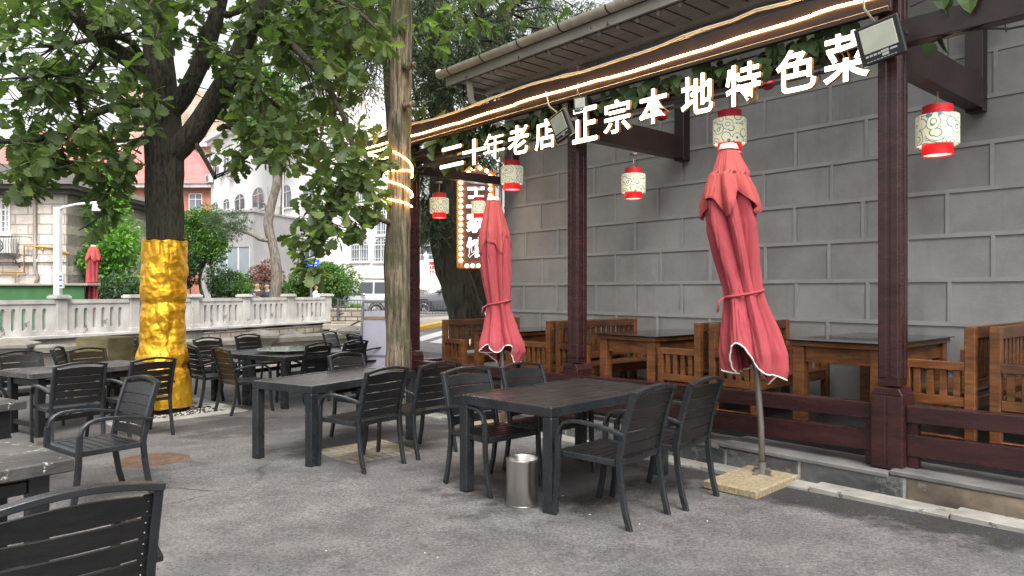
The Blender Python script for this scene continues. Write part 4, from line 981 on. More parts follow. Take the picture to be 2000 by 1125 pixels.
# roadside guard fence
fa, fb = gp(660, 616), gp(1010, 610); fa = Vector((at(660, 600, 24.5).x, 24.5, 0)); fb = Vector((at(1000, 600, 26.5).x, 26.5, 0)); fd = (fb - fa); L = fd.length; fd.normalize()
fe = thing('guard_fence', 'low dark grey metal railing along the pavement in front of the parked cars', 'fence', (fa.x, fa.y, 0), math.atan2(fd.y, fd.x))
def fz(x): q = fa + fd * x; return EYE - 46 * q.y / F
mb = MB()
for i in range(int(L / .11)): x = i * .11; mb.ext(x - .008, x + .008, -.008, .008, fz(x) + .05, fz(x) + .5)
mb.build('bars', M['fence'], fe)
mb = MB()
for zz in (.05, .5): mb.bar([(0, 0, fz(0) + zz), (L, 0, fz(L) + zz)], .035, .03, (0, 1, 0))
mb.build('rail', M['fence'], fe)
for i in range(int(L / 2.0) + 1):
    x = i * 2.0; mb = MB(); mb.box((x, 0, fz(x) + .2), (.07, .07, .75)); mb.build('post', M['fence'], fe)
# stone-edged planting bed by the balustrade end
p = at(692, 607, 25); pl = thing('planter_bed', 'stone-edged planting bed at the end of the balustrade', 'planter', (p.x, p.y, p.z))
mb = MB(); mb.box((-.2, 0, -.12), (1.05, .9, .45)); mb.build('edging', M['rubble'], pl, False, .03)
mb = MB(); mb.box((-.2, 0, .12), (.95, .8, .05)); mb.build('soil', M['soil'], pl)

# ---------------------------------------------------------------- parked cars
def car(name, label, loc, rz, paint, L=4.5, W=1.78, H=1.68, suv=True, group='cars parked along the road'):
    t = thing(name, label, 'car', loc, rz, group); hl = L / 2; r = .34
    prof = [(-hl, .45), (-hl - .02, .75), (-hl + .06, .98), (-hl + .25, 1.02), (hl - 1.35, 1.0), (hl - .3, .88), (hl, .7), (hl, .4), (hl - .1, .27), (-hl + .1, .27)]
    k = len(prof); mb = MB(); ys = (-W / 2, -W / 2 + .06, W / 2 - .06, W / 2); ins = (.05, 0, 0, .05)
    for y, q in zip(ys, ins): mb.v += [(x * (1 - q * .4), y, z if z < .6 else z - q * .6) for x, z in prof]
    for i in range(3): mb.f += [(i * k + j, i * k + (j + 1) % k, (i + 1) * k + (j + 1) % k, (i + 1) * k + j) for j in range(k)]
    mb.f += [tuple(range(k)), tuple(range(4 * k - 1, 3 * k - 1, -1))]; body = mb.build('body', M[paint], t, 2, .03)
    cab = [(-hl + .1, .98), (-hl + (.3 if suv else .75), H - .1), (-hl + (.55 if suv else 1.2), H), (hl - 2.3, H - .02), (hl - 1.25, 1.0)]; mb = MB(); k = len(cab)
    for y, q in ((-W / 2 + .04, 0), (W / 2 - .04, 0)): pass
    def lay(s): return [(x, s * (W / 2 - .05 - .17 * (z - .98) / (H - .98)), z) for x, z in cab]
    mb.add(lay(-1) + lay(1), [tuple(range(k)), tuple(range(2 * k - 1, k - 1, -1))] + [(i, i + k, (i + 1) % k + k, (i + 1) % k) for i in range(k)]); mb.build('cabin', M[paint], t, 2, .03)
    for s in (-1, 1):
        for x0, x1, c0, c1 in ((-hl + .42, -hl + 1.15, .22 if suv else .6, 0), (-hl + 1.22, -hl + 2.05, 0, 0), (-hl + 2.12, hl - 1.45, 0, .72)):
            mb = MB(); zb, zt = 1.04, H - .13
            def pt(x, z): return (x, s * (W / 2 - .042 - .17 * (z - .98) / (H - .98)), z)
            q = [pt(x0, zb), pt(x1, zb), pt(x1 - c1, zt), pt(x0 + c0, zt)]; q2 = [(a, b - s * .03, c) for a, b, c in q]
            mb.add(q + q2, [(0, 1, 2, 3), (7, 6, 5, 4), (0, 4, 5, 1), (1, 5, 6, 2), (2, 6, 7, 3), (3, 7, 4, 0)]); mb.build('window', M['car_glass'], t)
    for x0, z0, x1, z1 in ((-hl + .12, 1.06, -hl + (.3 if suv else .72), H - .16), (hl - 1.31, 1.06, hl - 2.22, H - .1)):
        d = -.02 if x0 < 0 else .02; mb = MB(); y0, y1 = W / 2 - .18, W / 2 - .3
        mb.add([(x0 + d, -y0, z0), (x0 + d, y0, z0), (x1 + d, y1, z1), (x1 + d, -y1, z1), (x0 - d, -y0, z0), (x0 - d, y0, z0), (x1 - d, y1, z1), (x1 - d, -y1, z1)], [(0, 1, 2, 3), (7, 6, 5, 4), (0, 4, 5, 1), (1, 5, 6, 2), (2, 6, 7, 3), (3, 7, 4, 0)]); mb.build('windscreen', M['car_glass'], t)
    for x in (-hl + .85, hl - .85):
        for s in (-1, 1):
            w_ = MB(); w_.lathe([(.2, -.1), (r - .03, -.11), (r, -.07), (r, .07), (r - .03, .11), (.2, .1)], 28); w_.xf(Matrix.Translation((x, s * (W / 2 - .1), r)) @ Matrix.Rotation(R(90), 4, 'X'))
            wo = w_.build('wheel', M['tyre'], t, 2); rm = MB(); rm.lathe([(.215, -.1), (.205, -.108), (.19, -.08), (.19, .08), (.205, .108), (.215, .1)], 24)
            for a in range(5): rm.box((.1 * math.cos(a * 1.2566), .1 * math.sin(a * 1.2566), 0), (.2, .05, .2), Matrix.Rotation(a * 1.2566, 3, 'Z'))
            rm.lathe([(.06, -.108), (.06, .108)], 12, cap=True); rm.xf(Matrix.Translation((x, s * (W / 2 - .1), r)) @ Matrix.Rotation(R(90), 4, 'X')); rm.build('rim', M['rim'], wo)
            ar = MB(); ar.tube([(x + (r + .05) * math.cos(q), s * (W / 2 + .005), r + (r + .05) * math.sin(q)) for q in [math.pi * i / 12 for i in range(13)]], .025, 6); ar.build('wheel_arch', M['tyre'], t)
    for s in (-1, 1):
        mb = MB(); mb.ext(-hl - .03, -hl + .2, s * (W / 2 - .14) - .1, s * (W / 2 - .14) + .14 * 1.0, .8, 1.28 if suv else .95) if suv else mb.ext(-hl - .03, -hl + .2, s * (W / 2 - .16) - .15, s * (W / 2 - .16) + .15, .75, .95); mb.build('tail_light', M['tail'], t, False, .02)
        mb = MB(); mb.ext(hl - .25, hl + .01, s * (W / 2 - .24) - .18, s * (W / 2 - .24) + .18, .62, .8); mb.build('headlight', M['lamp'], t, False, .03)
        mb = MB(); mb.ball((hl - 1.5, s * (W / 2 + .08), 1.06), .1, 8, (.8, 1, .7)); mb.build('mirror', M[paint], t, True)
    mb = MB(); mb.bar([(-hl + .6, W / 2 - .3, H + .03), (hl - 2.4, W / 2 - .3, H + .02)], .04, .04, (0, 1, 0)); mb.build('roof_rail', M['tyre'], t); mb = MB(); mb.bar([(-hl + .6, -W / 2 + .3, H + .03), (hl - 2.4, -W / 2 + .3, H + .02)], .04, .04, (0, 1, 0)); mb.build('roof_rail', M['tyre'], t)
    return t
zc = EYE - 48 * 27.5 / F
def cp_(px, Y, z): return Vector(((px - 1000) / F * Y, Y, z))
car('parked_car', 'silver white sport utility car behind the railing, partly hidden by the bare trunk', cp_(775, 33, .36), R(4), 'car_white', 4.3)
car('parked_car', 'dark car seen from behind between the round bush and the silver white car', cp_(690, 34, .35), R(60), 'car_dark', 4.4, H=1.62)
car('parked_car', 'grey car behind the leaning dark tree trunk', cp_(893, 30, .45), R(180), 'car_grey', 4.3, H=1.5, suv=False)
car('parked_car', 'silver car parked farthest right beside the wall corner', cp_(985, 31, .8), R(15), 'car_silver', 4.3, H=1.5, suv=False)
car('parked_car', 'pale silver car low behind the round bush', cp_(668, 30.5, .3), R(40), 'car_silver', 4.0, H=1.42, suv=False)

# ---------------------------------------------------------------- people
def person(label, loc, rz, top, skin_pose, bald=False):
    t = thing('person', label, 'person', loc, rz, 'people standing beyond the balustrade')
    V = {'pel': (0, 0, .95, .14), 'spi': (0, .01, 1.15, .135), 'che': (0, .01, 1.35, .15), 'nec': (0, .02, 1.5, .058), 'hea': (0, .04, 1.6, .085), 'hea2': (0, .05, 1.68, .095), 'cro': (0, .03, 1.74, .07)}
    E_ = [('pel', 'spi'), ('spi', 'che'), ('che', 'nec'), ('nec', 'hea'), ('hea', 'hea2'), ('hea2', 'cro')]
    for s, n_ in ((-1, 'l'), (1, 'r')):
        V['hip' + n_] = (s * .1, 0, .88, .1); V['kne' + n_] = (s * .11, .02, .5, .062); V['ank' + n_] = (s * .11, -.02, .09, .042); V['toe' + n_] = (s * .13, .15, .04, .036)
        V['sho' + n_] = (s * .19, .01, 1.42, .068); V['elb' + n_] = (s * .25, -.03, 1.14, .046); V['wri' + n_] = (s * skin_pose[0], skin_pose[1], skin_pose[2], .03); V['pal' + n_] = (s * (skin_pose[0] - .04), skin_pose[1] + .07, skin_pose[2] + .02, .032)
        E_ += [('pel', 'hip' + n_), ('hip' + n_, 'kne' + n_), ('kne' + n_, 'ank' + n_), ('ank' + n_, 'toe' + n_), ('che', 'sho' + n_), ('sho' + n_, 'elb' + n_), ('elb' + n_, 'wri' + n_), ('wri' + n_, 'pal' + n_)]
        px_, py_, pz_, _ = V['pal' + n_]
        for f in range(5):
            b = (px_ + s * (.03 - f * .015), py_ + .045 + (.008 if f in (1, 2, 3) else 0), pz_ + .005, .0105); c = (b[0] - s * .012, b[1] + .04, pz_ + .025, .009)
            if f == 4: b = (px_ - s * .035, py_ + .01, pz_ + .02, .011); c = (b[0] - s * .012, py_ + .045, pz_ + .045, .01)
            V['f%d%s' % (f, n_)] = b; V['g%d%s' % (f, n_)] = c; E_ += [('pal' + n_, 'f%d%s' % (f, n_)), ('f%d%s' % (f, n_), 'g%d%s' % (f, n_))]
    def skin(names, name, m, grow=0):
        idx = {n_: i for i, n_ in enumerate(names)}
        me = bpy.data.meshes.new(name); me.from_pydata([V[n_][:3] for n_ in names], [(idx[a], idx[b]) for a, b in E_ if a in idx and b in idx], [])
        o = bpy.data.objects.new(name, me); COL.objects.link(o); o.parent = t; me.materials.append(M[m])
        md = o.modifiers.new('skin', 'SKIN'); md.use_smooth_shade = True
        for i, n_ in enumerate(names): rr = V[n_][3] + grow; me.skin_vertices[0].data[i].radius = (rr, rr * (.8 if n_ in ('che', 'spi', 'pel') else 1))
        me.skin_vertices[0].data[0].use_root = True
        sb = o.modifiers.new('sub', 'SUBSURF'); sb.levels = 1; sb.render_levels = 1
        return o
    skin(['pel'] + [n_ for n_ in V if n_ != 'pel'], 'body', 'skin')
    skin(['che', 'spi', 'pel', 'shol', 'shor', 'elbl', 'elbr'], 'shirt', top, .04)
    skin(['pel', 'hipl', 'hipr', 'knel', 'kner', 'ankl', 'ankr'], 'trousers', 'navy', .03)
    mb = MB(); mb.ball((0, .02, 1.71), .108, 14, (.95, 1.05, 1)); mb.v = [(x, y, max(z, 1.66 if y < .0 else 1.735)) for x, y, z in mb.v]; mb.build('hair', M['hair'] if not bald else M['skin'], t, True)
    mb = MB()
    for s in (-1, 1): mb.ball((s * .035, .135, 1.675), .012, 6); mb.ball((s * .1, .04, 1.66), .028, 6, (.4, .8, 1.2))
    mb.ball((0, .15, 1.64), .02, 6, (.8, 1.1, 1.3)); mb.ball((0, .13, 1.6), .025, 6, (1.2, .5, .3)); mb.build('face', M['skin'], t, True)
    return t
P1 = at(503, 574, 25.2); person('person in a black tee looking down at a phone behind the balustrade', (P1.x, P1.y, P1.z - 1.36), R(185), 'tee_black', (.1, .24, 1.24))
mb = MB(); mb.box((0, 0, 0), (.075, .015, .15), Matrix.Rotation(.5, 3, 'X')); o = mb.build('phone', M['phone'], None, False, .004); o.location = (P1.x + .02, P1.y - .36, P1.z - 1.36 + 1.31); tag(o, 'pale phone held by the person in the black tee', 'phone')
P2 = at(524, 576, 25.9); person('person in navy half hidden behind the twisted pine trunk', (P2.x, P2.y, P2.z - 1.34), R(150), 'navy', (.16, .2, 1.1))
P3 = at(621, 577, 27.0); person('person in a white shirt with short hair walking past the round bush', (P3.x, P3.y, P3.z - 1.33), R(75), 'shirt_white', (.2, .22, 1.08))

# ---------------------------------------------------------------- buildings
def wall_frame(pA, pB):                                          # vertical wall plane from A to B: returns origin, direction, outward normal
    d = Vector((pB.x - pA.x, pB.y - pA.y, 0)); L = d.length; d.normalize(); n_ = Vector((d.y, -d.x, 0)); return d, n_, L
def hit(px, py, A, d):                                           # where a sight line meets the wall plane: local (x, z)
    r = (px - 1000) / F; den = d.x - r * d.y; s = (r * A.y - A.x) / den; Y = A.y + d.y * s; return s, EYE - (py - HZ) * Y / F
def window(par, x0, x1, z0, z1, arch=False, mull=2, bars=False, y=0, transom=True, fw=.07):
    def outline(g):
        a, b, c, d_ = x0 + g, x1 - g, z0 + g, z1 - g
        if not arch: return [(a, c), (b, c), (b, d_), (a, d_)]
        rx = (b - a) / 2; rz = min(rx, (d_ - c) * .45); zc_ = d_ - rz
        return [(a, c), (b, c)] + [((a + b) / 2 + rx * math.cos(math.pi * i / 10), zc_ + rz * math.sin(math.pi * i / 10)) for i in range(11)]
    o1, o2 = outline(0), outline(fw); k = len(o1); mb = MB()
    vs = [(p[0], y - .05, p[1]) for p in o1] + [(p[0], y - .05, p[1]) for p in o2] + [(p[0], y + .02, p[1]) for p in o1] + [(p[0], y + .02, p[1]) for p in o2]
    fs = []
    for i in range(k): j = (i + 1) % k; fs += [(i, j, k + j, k + i), (k + i, k + j, 3 * k + j, 3 * k + i), (i, 2 * k + i, 2 * k + j, j)]
    mb.add(vs, fs)
    for i in range(1, mull): x = x0 + (x1 - x0) * i / mull; mb.ext(x - .03, x + .03, y - .045, y - .01, z0 + fw, z1 - fw - (.02 if arch and abs(i - mull / 2) < .1 else (.2 if arch else 0)))
    if transom: zt = z0 + (z1 - z0) * .68; mb.ext(x0 + fw, x1 - fw, y - .044, y - .011, zt - .03, zt + .03)
    mb.ext(x0 - .08, x1 + .08, y - .12, y + .01, z0 - .08, z0 + .002)
    w_ = mb.build('window', M['window_frame'], par)
    mb = MB(); mb.prism(o2, y - .008, y + .01); mb.build('pane', M['pane'], w_)
    if bars:
        mb = MB(); nb = int((x1 - x0) / .16)
        for i in range(1, nb): x = x0 + (x1 - x0) * i / nb; mb.ext(x - .012, x + .012, y - .1, y - .075, z0 + .05, z1 - .08 - (.5 * (x1 - x0) - math.sqrt(max(0, (.5 * (x1 - x0)) ** 2 - (x - (x0 + x1) / 2) ** 2)) if arch else 0))
        for f in (.15, .5, .8): zz = z0 + (z1 - z0) * f; mb.ext(x0 + .04, x1 - .04, y - .098, y - .077, zz - .012, zz + .012)
        mb.build('bars', M['window_frame'], w_)
    return w_
def ac_unit(par, x, z, y=0, s=1.0):
    mb = MB(); mb.ext(x - .42 * s, x + .42 * s, y - .42, y - .1, z, z + .6 * s); a = mb.build('air_conditioner', M['ac'], par, False, .015)
    mb = MB(); mb.lathe([(.22 * s, -.02), (.25 * s, .0), (.22 * s, .02)], 20); [mb.lathe([(q * s, 0), ((q + .015) * s, 0)], 20) for q in (.05, .1, .15)]; mb.box((0, 0, .004), (.44 * s, .02, .01)); mb.box((0, 0, .004), (.02, .44 * s, .01))
    mb.xf(Matrix.Translation((x - .08, y - .43, z + .3 * s)) @ Matrix.Rotation(R(90), 4, 'X')); mb.build('fan_grille', M['grille'], a)
    mb = MB(); mb.ext(x - .4, x - .36, y - .45, y, z - .06, z - .02); mb.ext(x + .36, x + .4, y - .45, y, z - .06, z - .02); mb.bar([(x - .38, y - .42, z - .06), (x - .38, y, z - .45)], .03, .03, (1, 0, 0)); mb.bar([(x + .38, y - .42, z - .06), (x + .38, y, z - .45)], .03, .03, (1, 0, 0)); mb.build('wall_bracket', M['grille'], a)
    return a
# white building: a long wing receding to the left, and a front wing with barred arched windows
WA0, WA1 = Vector(((412 - 1000) / F * 62, 62, 0)), Vector(((632 - 1000) / F * 44, 44, 0))
d, n_, L = wall_frame(WA0, WA1)
wh = thing('white_building', 'white rendered building with arched windows and air conditioners, its long side receding', 'building', (WA0.x, WA0.y, 0), math.atan2(d.y, d.x))
mb = MB(); mb.ext(0, L, 0, 12, 0, 14.4); mb.build('wall', M['pale'], wh)
mb = MB(); mb.ext(-.4, L + .2, -.5, 12.4, 14.4, 14.75); mb.ext(-.4, L + .2, -.25, 12.2, 14.1, 14.399); mb.build('cornice', M['pale'], wh, False, .03)
for (px, y0, y1, wd, ac) in ((421, 303, 345, 11, 0), (443, 295, 340, 12, 0), (421, 394, 412, 12, 0), (443, 387, 412, 13, 0), (469, 378, 414, 21, 0), (505, 365, 414, 24, 0), (604, 352, 402, 24, 0), (560, 250, 300, 22, 0), (512, 262, 305, 20, 0), (604, 235, 290, 24, 0), (470, 196, 240, 16, 0), (540, 170, 220, 20, 0), (604, 150, 205, 24, 0), (606, 472, 505, 22, 0), (512, 470, 515, 16, 0), (560, 360, 410, 22, 0)):
    xa, zb = hit(px - wd / 2, y1, WA0, d); xb, _ = hit(px + wd / 2, y1, WA0, d); _, zt = hit(px, y0, WA0, d); window(wh, xa, xb, zb, zt, True)
for px, py, s in ((456, 344, 1.2), (415, 358, 1.2), (503, 428, 1.35), (543, 428, 1.4), (436, 340, 1.1)):
    x, z = hit(px, py, WA0, d); ac_unit(wh, x, z, 0, s)
mb = MB(); x, z = hit(556, 300, WA0, d); mb.tube([(x, -.1, 1), (x, -.1, 14)], .06, 8); x, z = hit(524, 300, WA0, d); mb.tube([(x, -.1, 1), (x, -.1, 9)], .05, 8); mb.build('downpipe', M['pale'], wh)
WB0, WB1 = Vector(((632 - 1000) / F * 44, 44, 0)), Vector(((806 - 1000) / F * 42, 42, 0))
d, n_, L = wall_frame(WB0, WB1)
wf = thing('white_front_wing', 'white stone-clad front wing with barred arched windows behind the parked cars', 'building', (WB0.x, WB0.y, 0), math.atan2(d.y, d.x))
mb = MB(); mb.ext(.01, L, 0, 12, 2.2, 14); mb.build('wall', M['pale_tile'], wf); mb = MB(); mb.ext(.01, L, -.05, 12, 0, 2.19); mb.build('plinth', M['concrete_dark'], wf)
for px, y0, y1, wd in ((703, 462, 512, 37), (620, 470, 510, 26), (745, 462, 512, 30), (703, 352, 400, 37), (650, 352, 400, 30), (703, 250, 300, 37), (655, 250, 300, 30), (745, 400, 460, 20), (762, 250, 300, 30)):
    xa, zb = hit(px - wd / 2, y1, WB0, d); xb, _ = hit(px + wd / 2, y1, WB0, d); _, zt = hit(px, y0, WB0, d)
    if xa > .1: window(wf, xa, xb, zb, zt, True, 2, True)
mb = MB(); mb.tube([(6.1, -.1, 2), (6.1, -.1, 13)], .06, 8); mb.build('downpipe', M['pale'], wf)
# recessed grey entrance with stair and pierced white stair balustrade
E0, E1 = Vector(((806 - 1000) / F * 43, 43, 0)), Vector(((1040 - 1000) / F * 43, 43, 0))
en = thing('entrance_block', 'grey recessed entrance with glass door at the top of a stone stair', 'building', (E0.x, E0.y, 0), 0)
LE = (E1 - E0).length
mb = MB(); mb.ext(0, LE, 0, 10, 0, 9); mb.build('wall', M['annex'], en); mb = MB(); mb.ext(.1, LE, -1.6, -.002, 6.0, 6.5); mb.build('canopy_slab', M['annex'], en)
x0 = (814 - 806) / F * 43; x1 = (852 - 806) / F * 43; z0 = EYE - (540 - HZ) * 43 / F; z1 = EYE - (478 - HZ) * 43 / F
window(en, x0, x1, z0, z1, False, 2, False, -.01); mb = MB(); mb.ext(x1 - .45, x1 - .1, -.16, -.08, z0, z0 + .85); mb.build('notice_panel', M['lamp_red'], en)
mb = MB()
for i in range(9): mb.ext(.1, 2.6, -.3 - .32 * (i + 1), -.02 - .32 * i, 0, z0 - .17 * i)
mb.build('stair', M['path'], en)
sb = thing('stair_balustrade', 'white pierced stone stair balustrade with ball finial in front of the entrance', 'balustrade', (0, 0, 0))
mb = MB(); a, b = at(836, 545, 39.5), at(1000, 545, 39.5)
for i in range(12):
    f0 = i / 12; q = a.lerp(b, f0); q2 = a.lerp(b, (i + 1) / 12); mb.bar([q, q + Vector((0, 0, 1.0))], .12, .12, (1, 0, 0))
    for zz in (.25, .5, .75): mb.bar([q + Vector((0, 0, zz)), q2 + Vector((0, 0, zz))], .05, .05, (0, 1, 0)); mb.bar([q.lerp(q2, .5) + Vector((0, 0, zz - .25)), q.lerp(q2, .5) + Vector((0, 0, zz))], .05, .05, (1, 0, 0))
mb.bar([a + Vector((0, 0, 1.02)), b + Vector((0, 0, 1.02))], .16, .12, (0, 1, 0)); mb.bar([a, b], .16, .14, (0, 1, 0)); mb.build('pierced_panel', M['pale'], sb)
mb = MB(); mb.bar([a + Vector((-.1, 0, -1.2)), a + Vector((-.1, 0, 1.15))], .22, .22, (1, 0, 0)); mb.ball(a + Vector((-.1, 0, 1.3)), .16, 12); mb.build('newel', M['pale'], sb)
mb = MB(); c0 = at(826, 600, 38.5); mb.bar([a + Vector((-.2, 0, 1.0)), a.lerp(c0, .5) + Vector((0, 0, .6)), c0 + Vector((0, 0, .9))], .18, .5, (0, 1, 0)); mb.build('curved_rail', M['pale'], sb)
mb = MB(); mb.box((a.x + 2.5, a.y, .9), (5, .3, 3.2)); mb.build('base_wall', M['pale'], sb)
# grey annex with glass front
A0 = Vector(((392 - 1000) / F * 41, 41, 0)); A1 = Vector(((495 - 1000) / F * 40, 40, 0)); d, n_, L = wall_frame(A0, A1)
an = thing('grey_annex', 'low grey flat-roofed annex with a glazed corner and a red round emblem', 'building', (A0.x, A0.y, 0), math.atan2(d.y, d.x))
zt = EYE - (414 - HZ) * 40 / F
mb = MB(); mb.ext(0, L, 0, 5, 0, 1.9); mb.ext(0, L, 0, 5, 4.0, zt); mb.ext(0, 1.0, 0, 5, 1.9, 4.0); mb.ext(L - .25, L, 0, 5, 1.9, 4.0); mb.ext(1.0, L - .25, 4, 5, 1.9, 4.0); mb.build('wall', M['annex'], an)
mb = MB(); mb.ext(-.08, L + .08, -.08, 5, zt, zt + .1); mb.build('parapet_cap', M['annex'], an); mb = MB(); mb.ext(1.0, L - .25, .05, .09, 1.9, 4.0); g = mb.build('glazing', mat('annex_glass', (.2, .24, .26), (.3, .34, .36), .06, 0, .6), an)
mb = MB()
for i in range(4): x = 1.0 + (L - 1.25) * i / 3; mb.ext(x - .03, x + .03, .0, .12, 1.9, 4.0)
mb.ext(1.0, L - .25, .0, .12, 1.9, 1.98); mb.build('mullion', M['window_frame'], g)
x, z = hit(419, 430, A0, d); mb = MB(); mb.lathe([(.001, 0), (.42, 0), (.42, .1), (.001, .1)], 28); mb.xf(Matrix.Translation((x, -.02, z)) @ Matrix.Rotation(R(90), 4, 'X')); em = mb.build('round_emblem', M['lamp_red'], an)
mb = MB(); mb.ext(L + .06, L + 4, -.5, 0, 0, 1.6); mb.build('side_plinth', M['path'], an)
# red brick building and the pale upper storey behind it
B0 = Vector(((95 - 1000) / F * 68, 68, 0)); B1 = Vector(((414 - 1000) / F * 68, 68, 0)); LB = B1.x - B0.x
rb_ = thing('brick_building', 'red brick building with a red metal hipped roof behind the bright green tree', 'building', (B0.x, B0.y, 0))
ze = EYE - (368 - HZ) * 68 / F
mb = MB(); mb.ext(0, LB, 0, 12, 0, ze); mb.build('wall', M['brick'], rb_)
mb = MB(); mb.ext(-.5, LB + .4, -.7, 12.5, ze, ze + .35); mb.build('eave', M['concrete'], rb_)
zr = EYE - (300 - HZ) * 72 / F
mb = MB(); mb.add([(-.6, -.8, ze + .36), (LB + .5, -.8, ze + .36), (LB + .5, 12.6, ze + .36), (-.6, 12.6, ze + .36), (5, 5.5, zr + 1.2), (LB - 5, 5.5, zr + 1.2)], [(0, 1, 5, 4), (1, 2, 5), (2, 3, 4, 5), (3, 0, 4), (3, 2, 1, 0)]); mb.build('roof', M['red_roof'], rb_)
for px, y0, y1, wd in ((382, 378, 414, 26), (382, 450, 490, 26), (280, 430, 452, 14), (215, 360, 395, 26), (140, 380, 420, 26), (330, 378, 414, 26)):
    xa = (px - wd / 2 - 95) / F * 68; window(rb_, xa, xa + wd / F * 68, EYE - (y1 - HZ) * 68 / F, EYE - (y0 - HZ) * 68 / F, False, 2, False)
mb = MB(); x = (247 - 95) / F * 68; mb.ext(x - .7, x + .7, -.06, 0, ze - 6, ze - .1); mb.build('stone_pilaster', M['concrete'], rb_)
ub = thing('upper_block', 'pale panelled upper storey with a window band rising above the red roof', 'building', at(340, 569, 80) - Vector((0, 0, EYE)))
mb = MB(); z1 = EYE - (282 - HZ) * 80 / F; mb.ext(-6, 6, 0, 9, 0, z1 + 6); mb.build('wall', M['beige'], ub)
for i in range(4): window(ub, -1 + i * 1.6, .5 + i * 1.6, z1 - 2.9, z1 - 1.1, False, 1, False, -.01, False)
for i in range(2): ac_unit(ub, .6 + i * 2.4, z1 + 1.2, 0, 1.5)
mb = MB(); mb.ext(-6.2, 6.2, -.5, 0, z1 - .3, z1 + .2); mb.build('ledge', M['pale'], ub)
fr = thing('far_red_roof', 'far pinkish red roof with dormer showing through the leaves at left', 'building', at(150, 569, 95) - Vector((0, 0, EYE)))
mb = MB(); zb = EYE - (335 - HZ) * 95 / F; zt = EYE - (262 - HZ) * 95 / F; mb.ext(-14, 9, 0, 10, 0, zb); mb.build('wall', M['beige'], fr)
mb = MB(); mb.add([(-15, -1, zb), (10, -1, zb), (10, 11, zb), (-15, 11, zb), (-9, 5, zt + 1.5), (6, 5, zt + 1.5)], [(0, 1, 5, 4), (1, 2, 5), (2, 3, 4, 5), (3, 0, 4), (3, 2, 1, 0)]); mb.build('roof', M['red_roof'], fr)
mb = MB(); mb.ext(4, 7, -1, 3, zb + .5, zb + 3); mb.build('dormer', M['pale'], fr)
# stone house at the left edge
S1 = Vector(((129 - 1000) / F * 24, 24, 0))
st = thing('stone_house', 'rock-faced pale stone house with a white lattice window cut by the left edge', 'house', (S1.x, S1.y, 0))
zt = EYE - (372 - HZ) * 24 / F
mb = MB(); mb.ext(-9, 0, 0, 7, 0, zt); mb.ext(-9, .06, -.12, -.002, EYE - (512 - HZ) * 24 / F, EYE - (506 - HZ) * 24 / F); mb.ext(-.9, .05, -.08, -.001, 0, zt); mb.build('wall', M['stone_wall'], st)
mb = MB(); mb.ext(-9, .55, -.6, 7.5, zt, zt + .12); mb.ext(-9, .35, -.35, 7.2, zt - .14, zt - .001); mb.add([(-9, -.7, zt + .121), (.6, -.7, zt + .121), (.6, 7.6, zt + .121), (-9, 7.6, zt + .121), (-9, 3.4, zt + 1.5), (-3, 3.4, zt + 1.5)], [(0, 1, 5, 4), (1, 2, 5), (2, 3, 4, 5), (3, 0, 4), (3, 2, 1, 0)]); mb.build('roof', M['roof_dark'], st)
x0 = (-30 - 129) / F * 24; x1 = (21 - 129) / F * 24; window(st, x0, x1, EYE - (456 - HZ) * 24 / F, EYE - (388 - HZ) * 24 / F, False, 6, False, 0, True)
mb = MB()
for i in range(5): zz = EYE - (456 - HZ) * 24 / F + .2 * (i + 1); mb.ext(x0 + .07, x1 - .07, -.043, -.012, zz - .012, zz + .012)
mb.build('glazing_bar', M['window_frame'], st)
xp = (72 - 129) / F * 24
mb = MB(); mb.tube([(xp, -.1, zt - .2), (xp, -.1, 2.2), (xp + .12, -.1, 1.95), (xp, -.1, 1.75), (xp, -.1, .9)], .055, 10); mb.build('downpipe', M['brown_pipe'], st, True)
ac = ac_unit(st, (17 - 129) / F * 24, EYE - (496 - HZ) * 24 / F, 0, .85)
mb = MB()
for i in range(17):
    x = (-20 + i * 5 - 129) / F * 24; z0, z1 = EYE - (500 - HZ) * 24 / F, EYE - (464 - HZ) * 24 / F; mb.tube([(x, -.55, z0), (x + .02, -.62, (z0 + z1) / 2), (x, -.55, z1)], .008, 5)
for zz in (z0, z1): mb.tube([((-25 - 129) / F * 24, -.55, zz), ((62 - 129) / F * 24, -.55, zz), ((62 - 129) / F * 24, 0, zz)], .012, 5)
mb.build('balcony_grille', M['fence'], st)
mb = MB(); q = lambda px, py: ((px - 129) / F * 24, -.13, EYE - (py - HZ) * 24 / F)
mb.tube([q(-20, 531), q(52, 532), q(52, 481), q(108, 484), q(140, 496)], .03, 8); mb.tube([q(88, 485), q(88, 491)], .025, 6); mb.tube([q(40, 534), q(40, 540), q(30, 540)], .025, 6); mb.build('gas_pipe', M['gas'], st, True)
ho = thing('hoarding', 'dark green hoarding topped with a pale ledge below the stone house', 'hoarding', at(-40, 569, 21.5) - Vector((0, 0, EYE)))
wx = (165 + 40) / F * 21.5; zt = EYE - (558 - HZ) * 21.5 / F
mb = MB(); mb.ext(-4, wx, -.03, .03, .33, zt); mb.build('panel', M['hoarding'], ho); mb = MB(); mb.ext(-4, wx + .15, -.12, .6, zt, zt + .07); mb.build('ledge', M['path'], ho, False, .01)
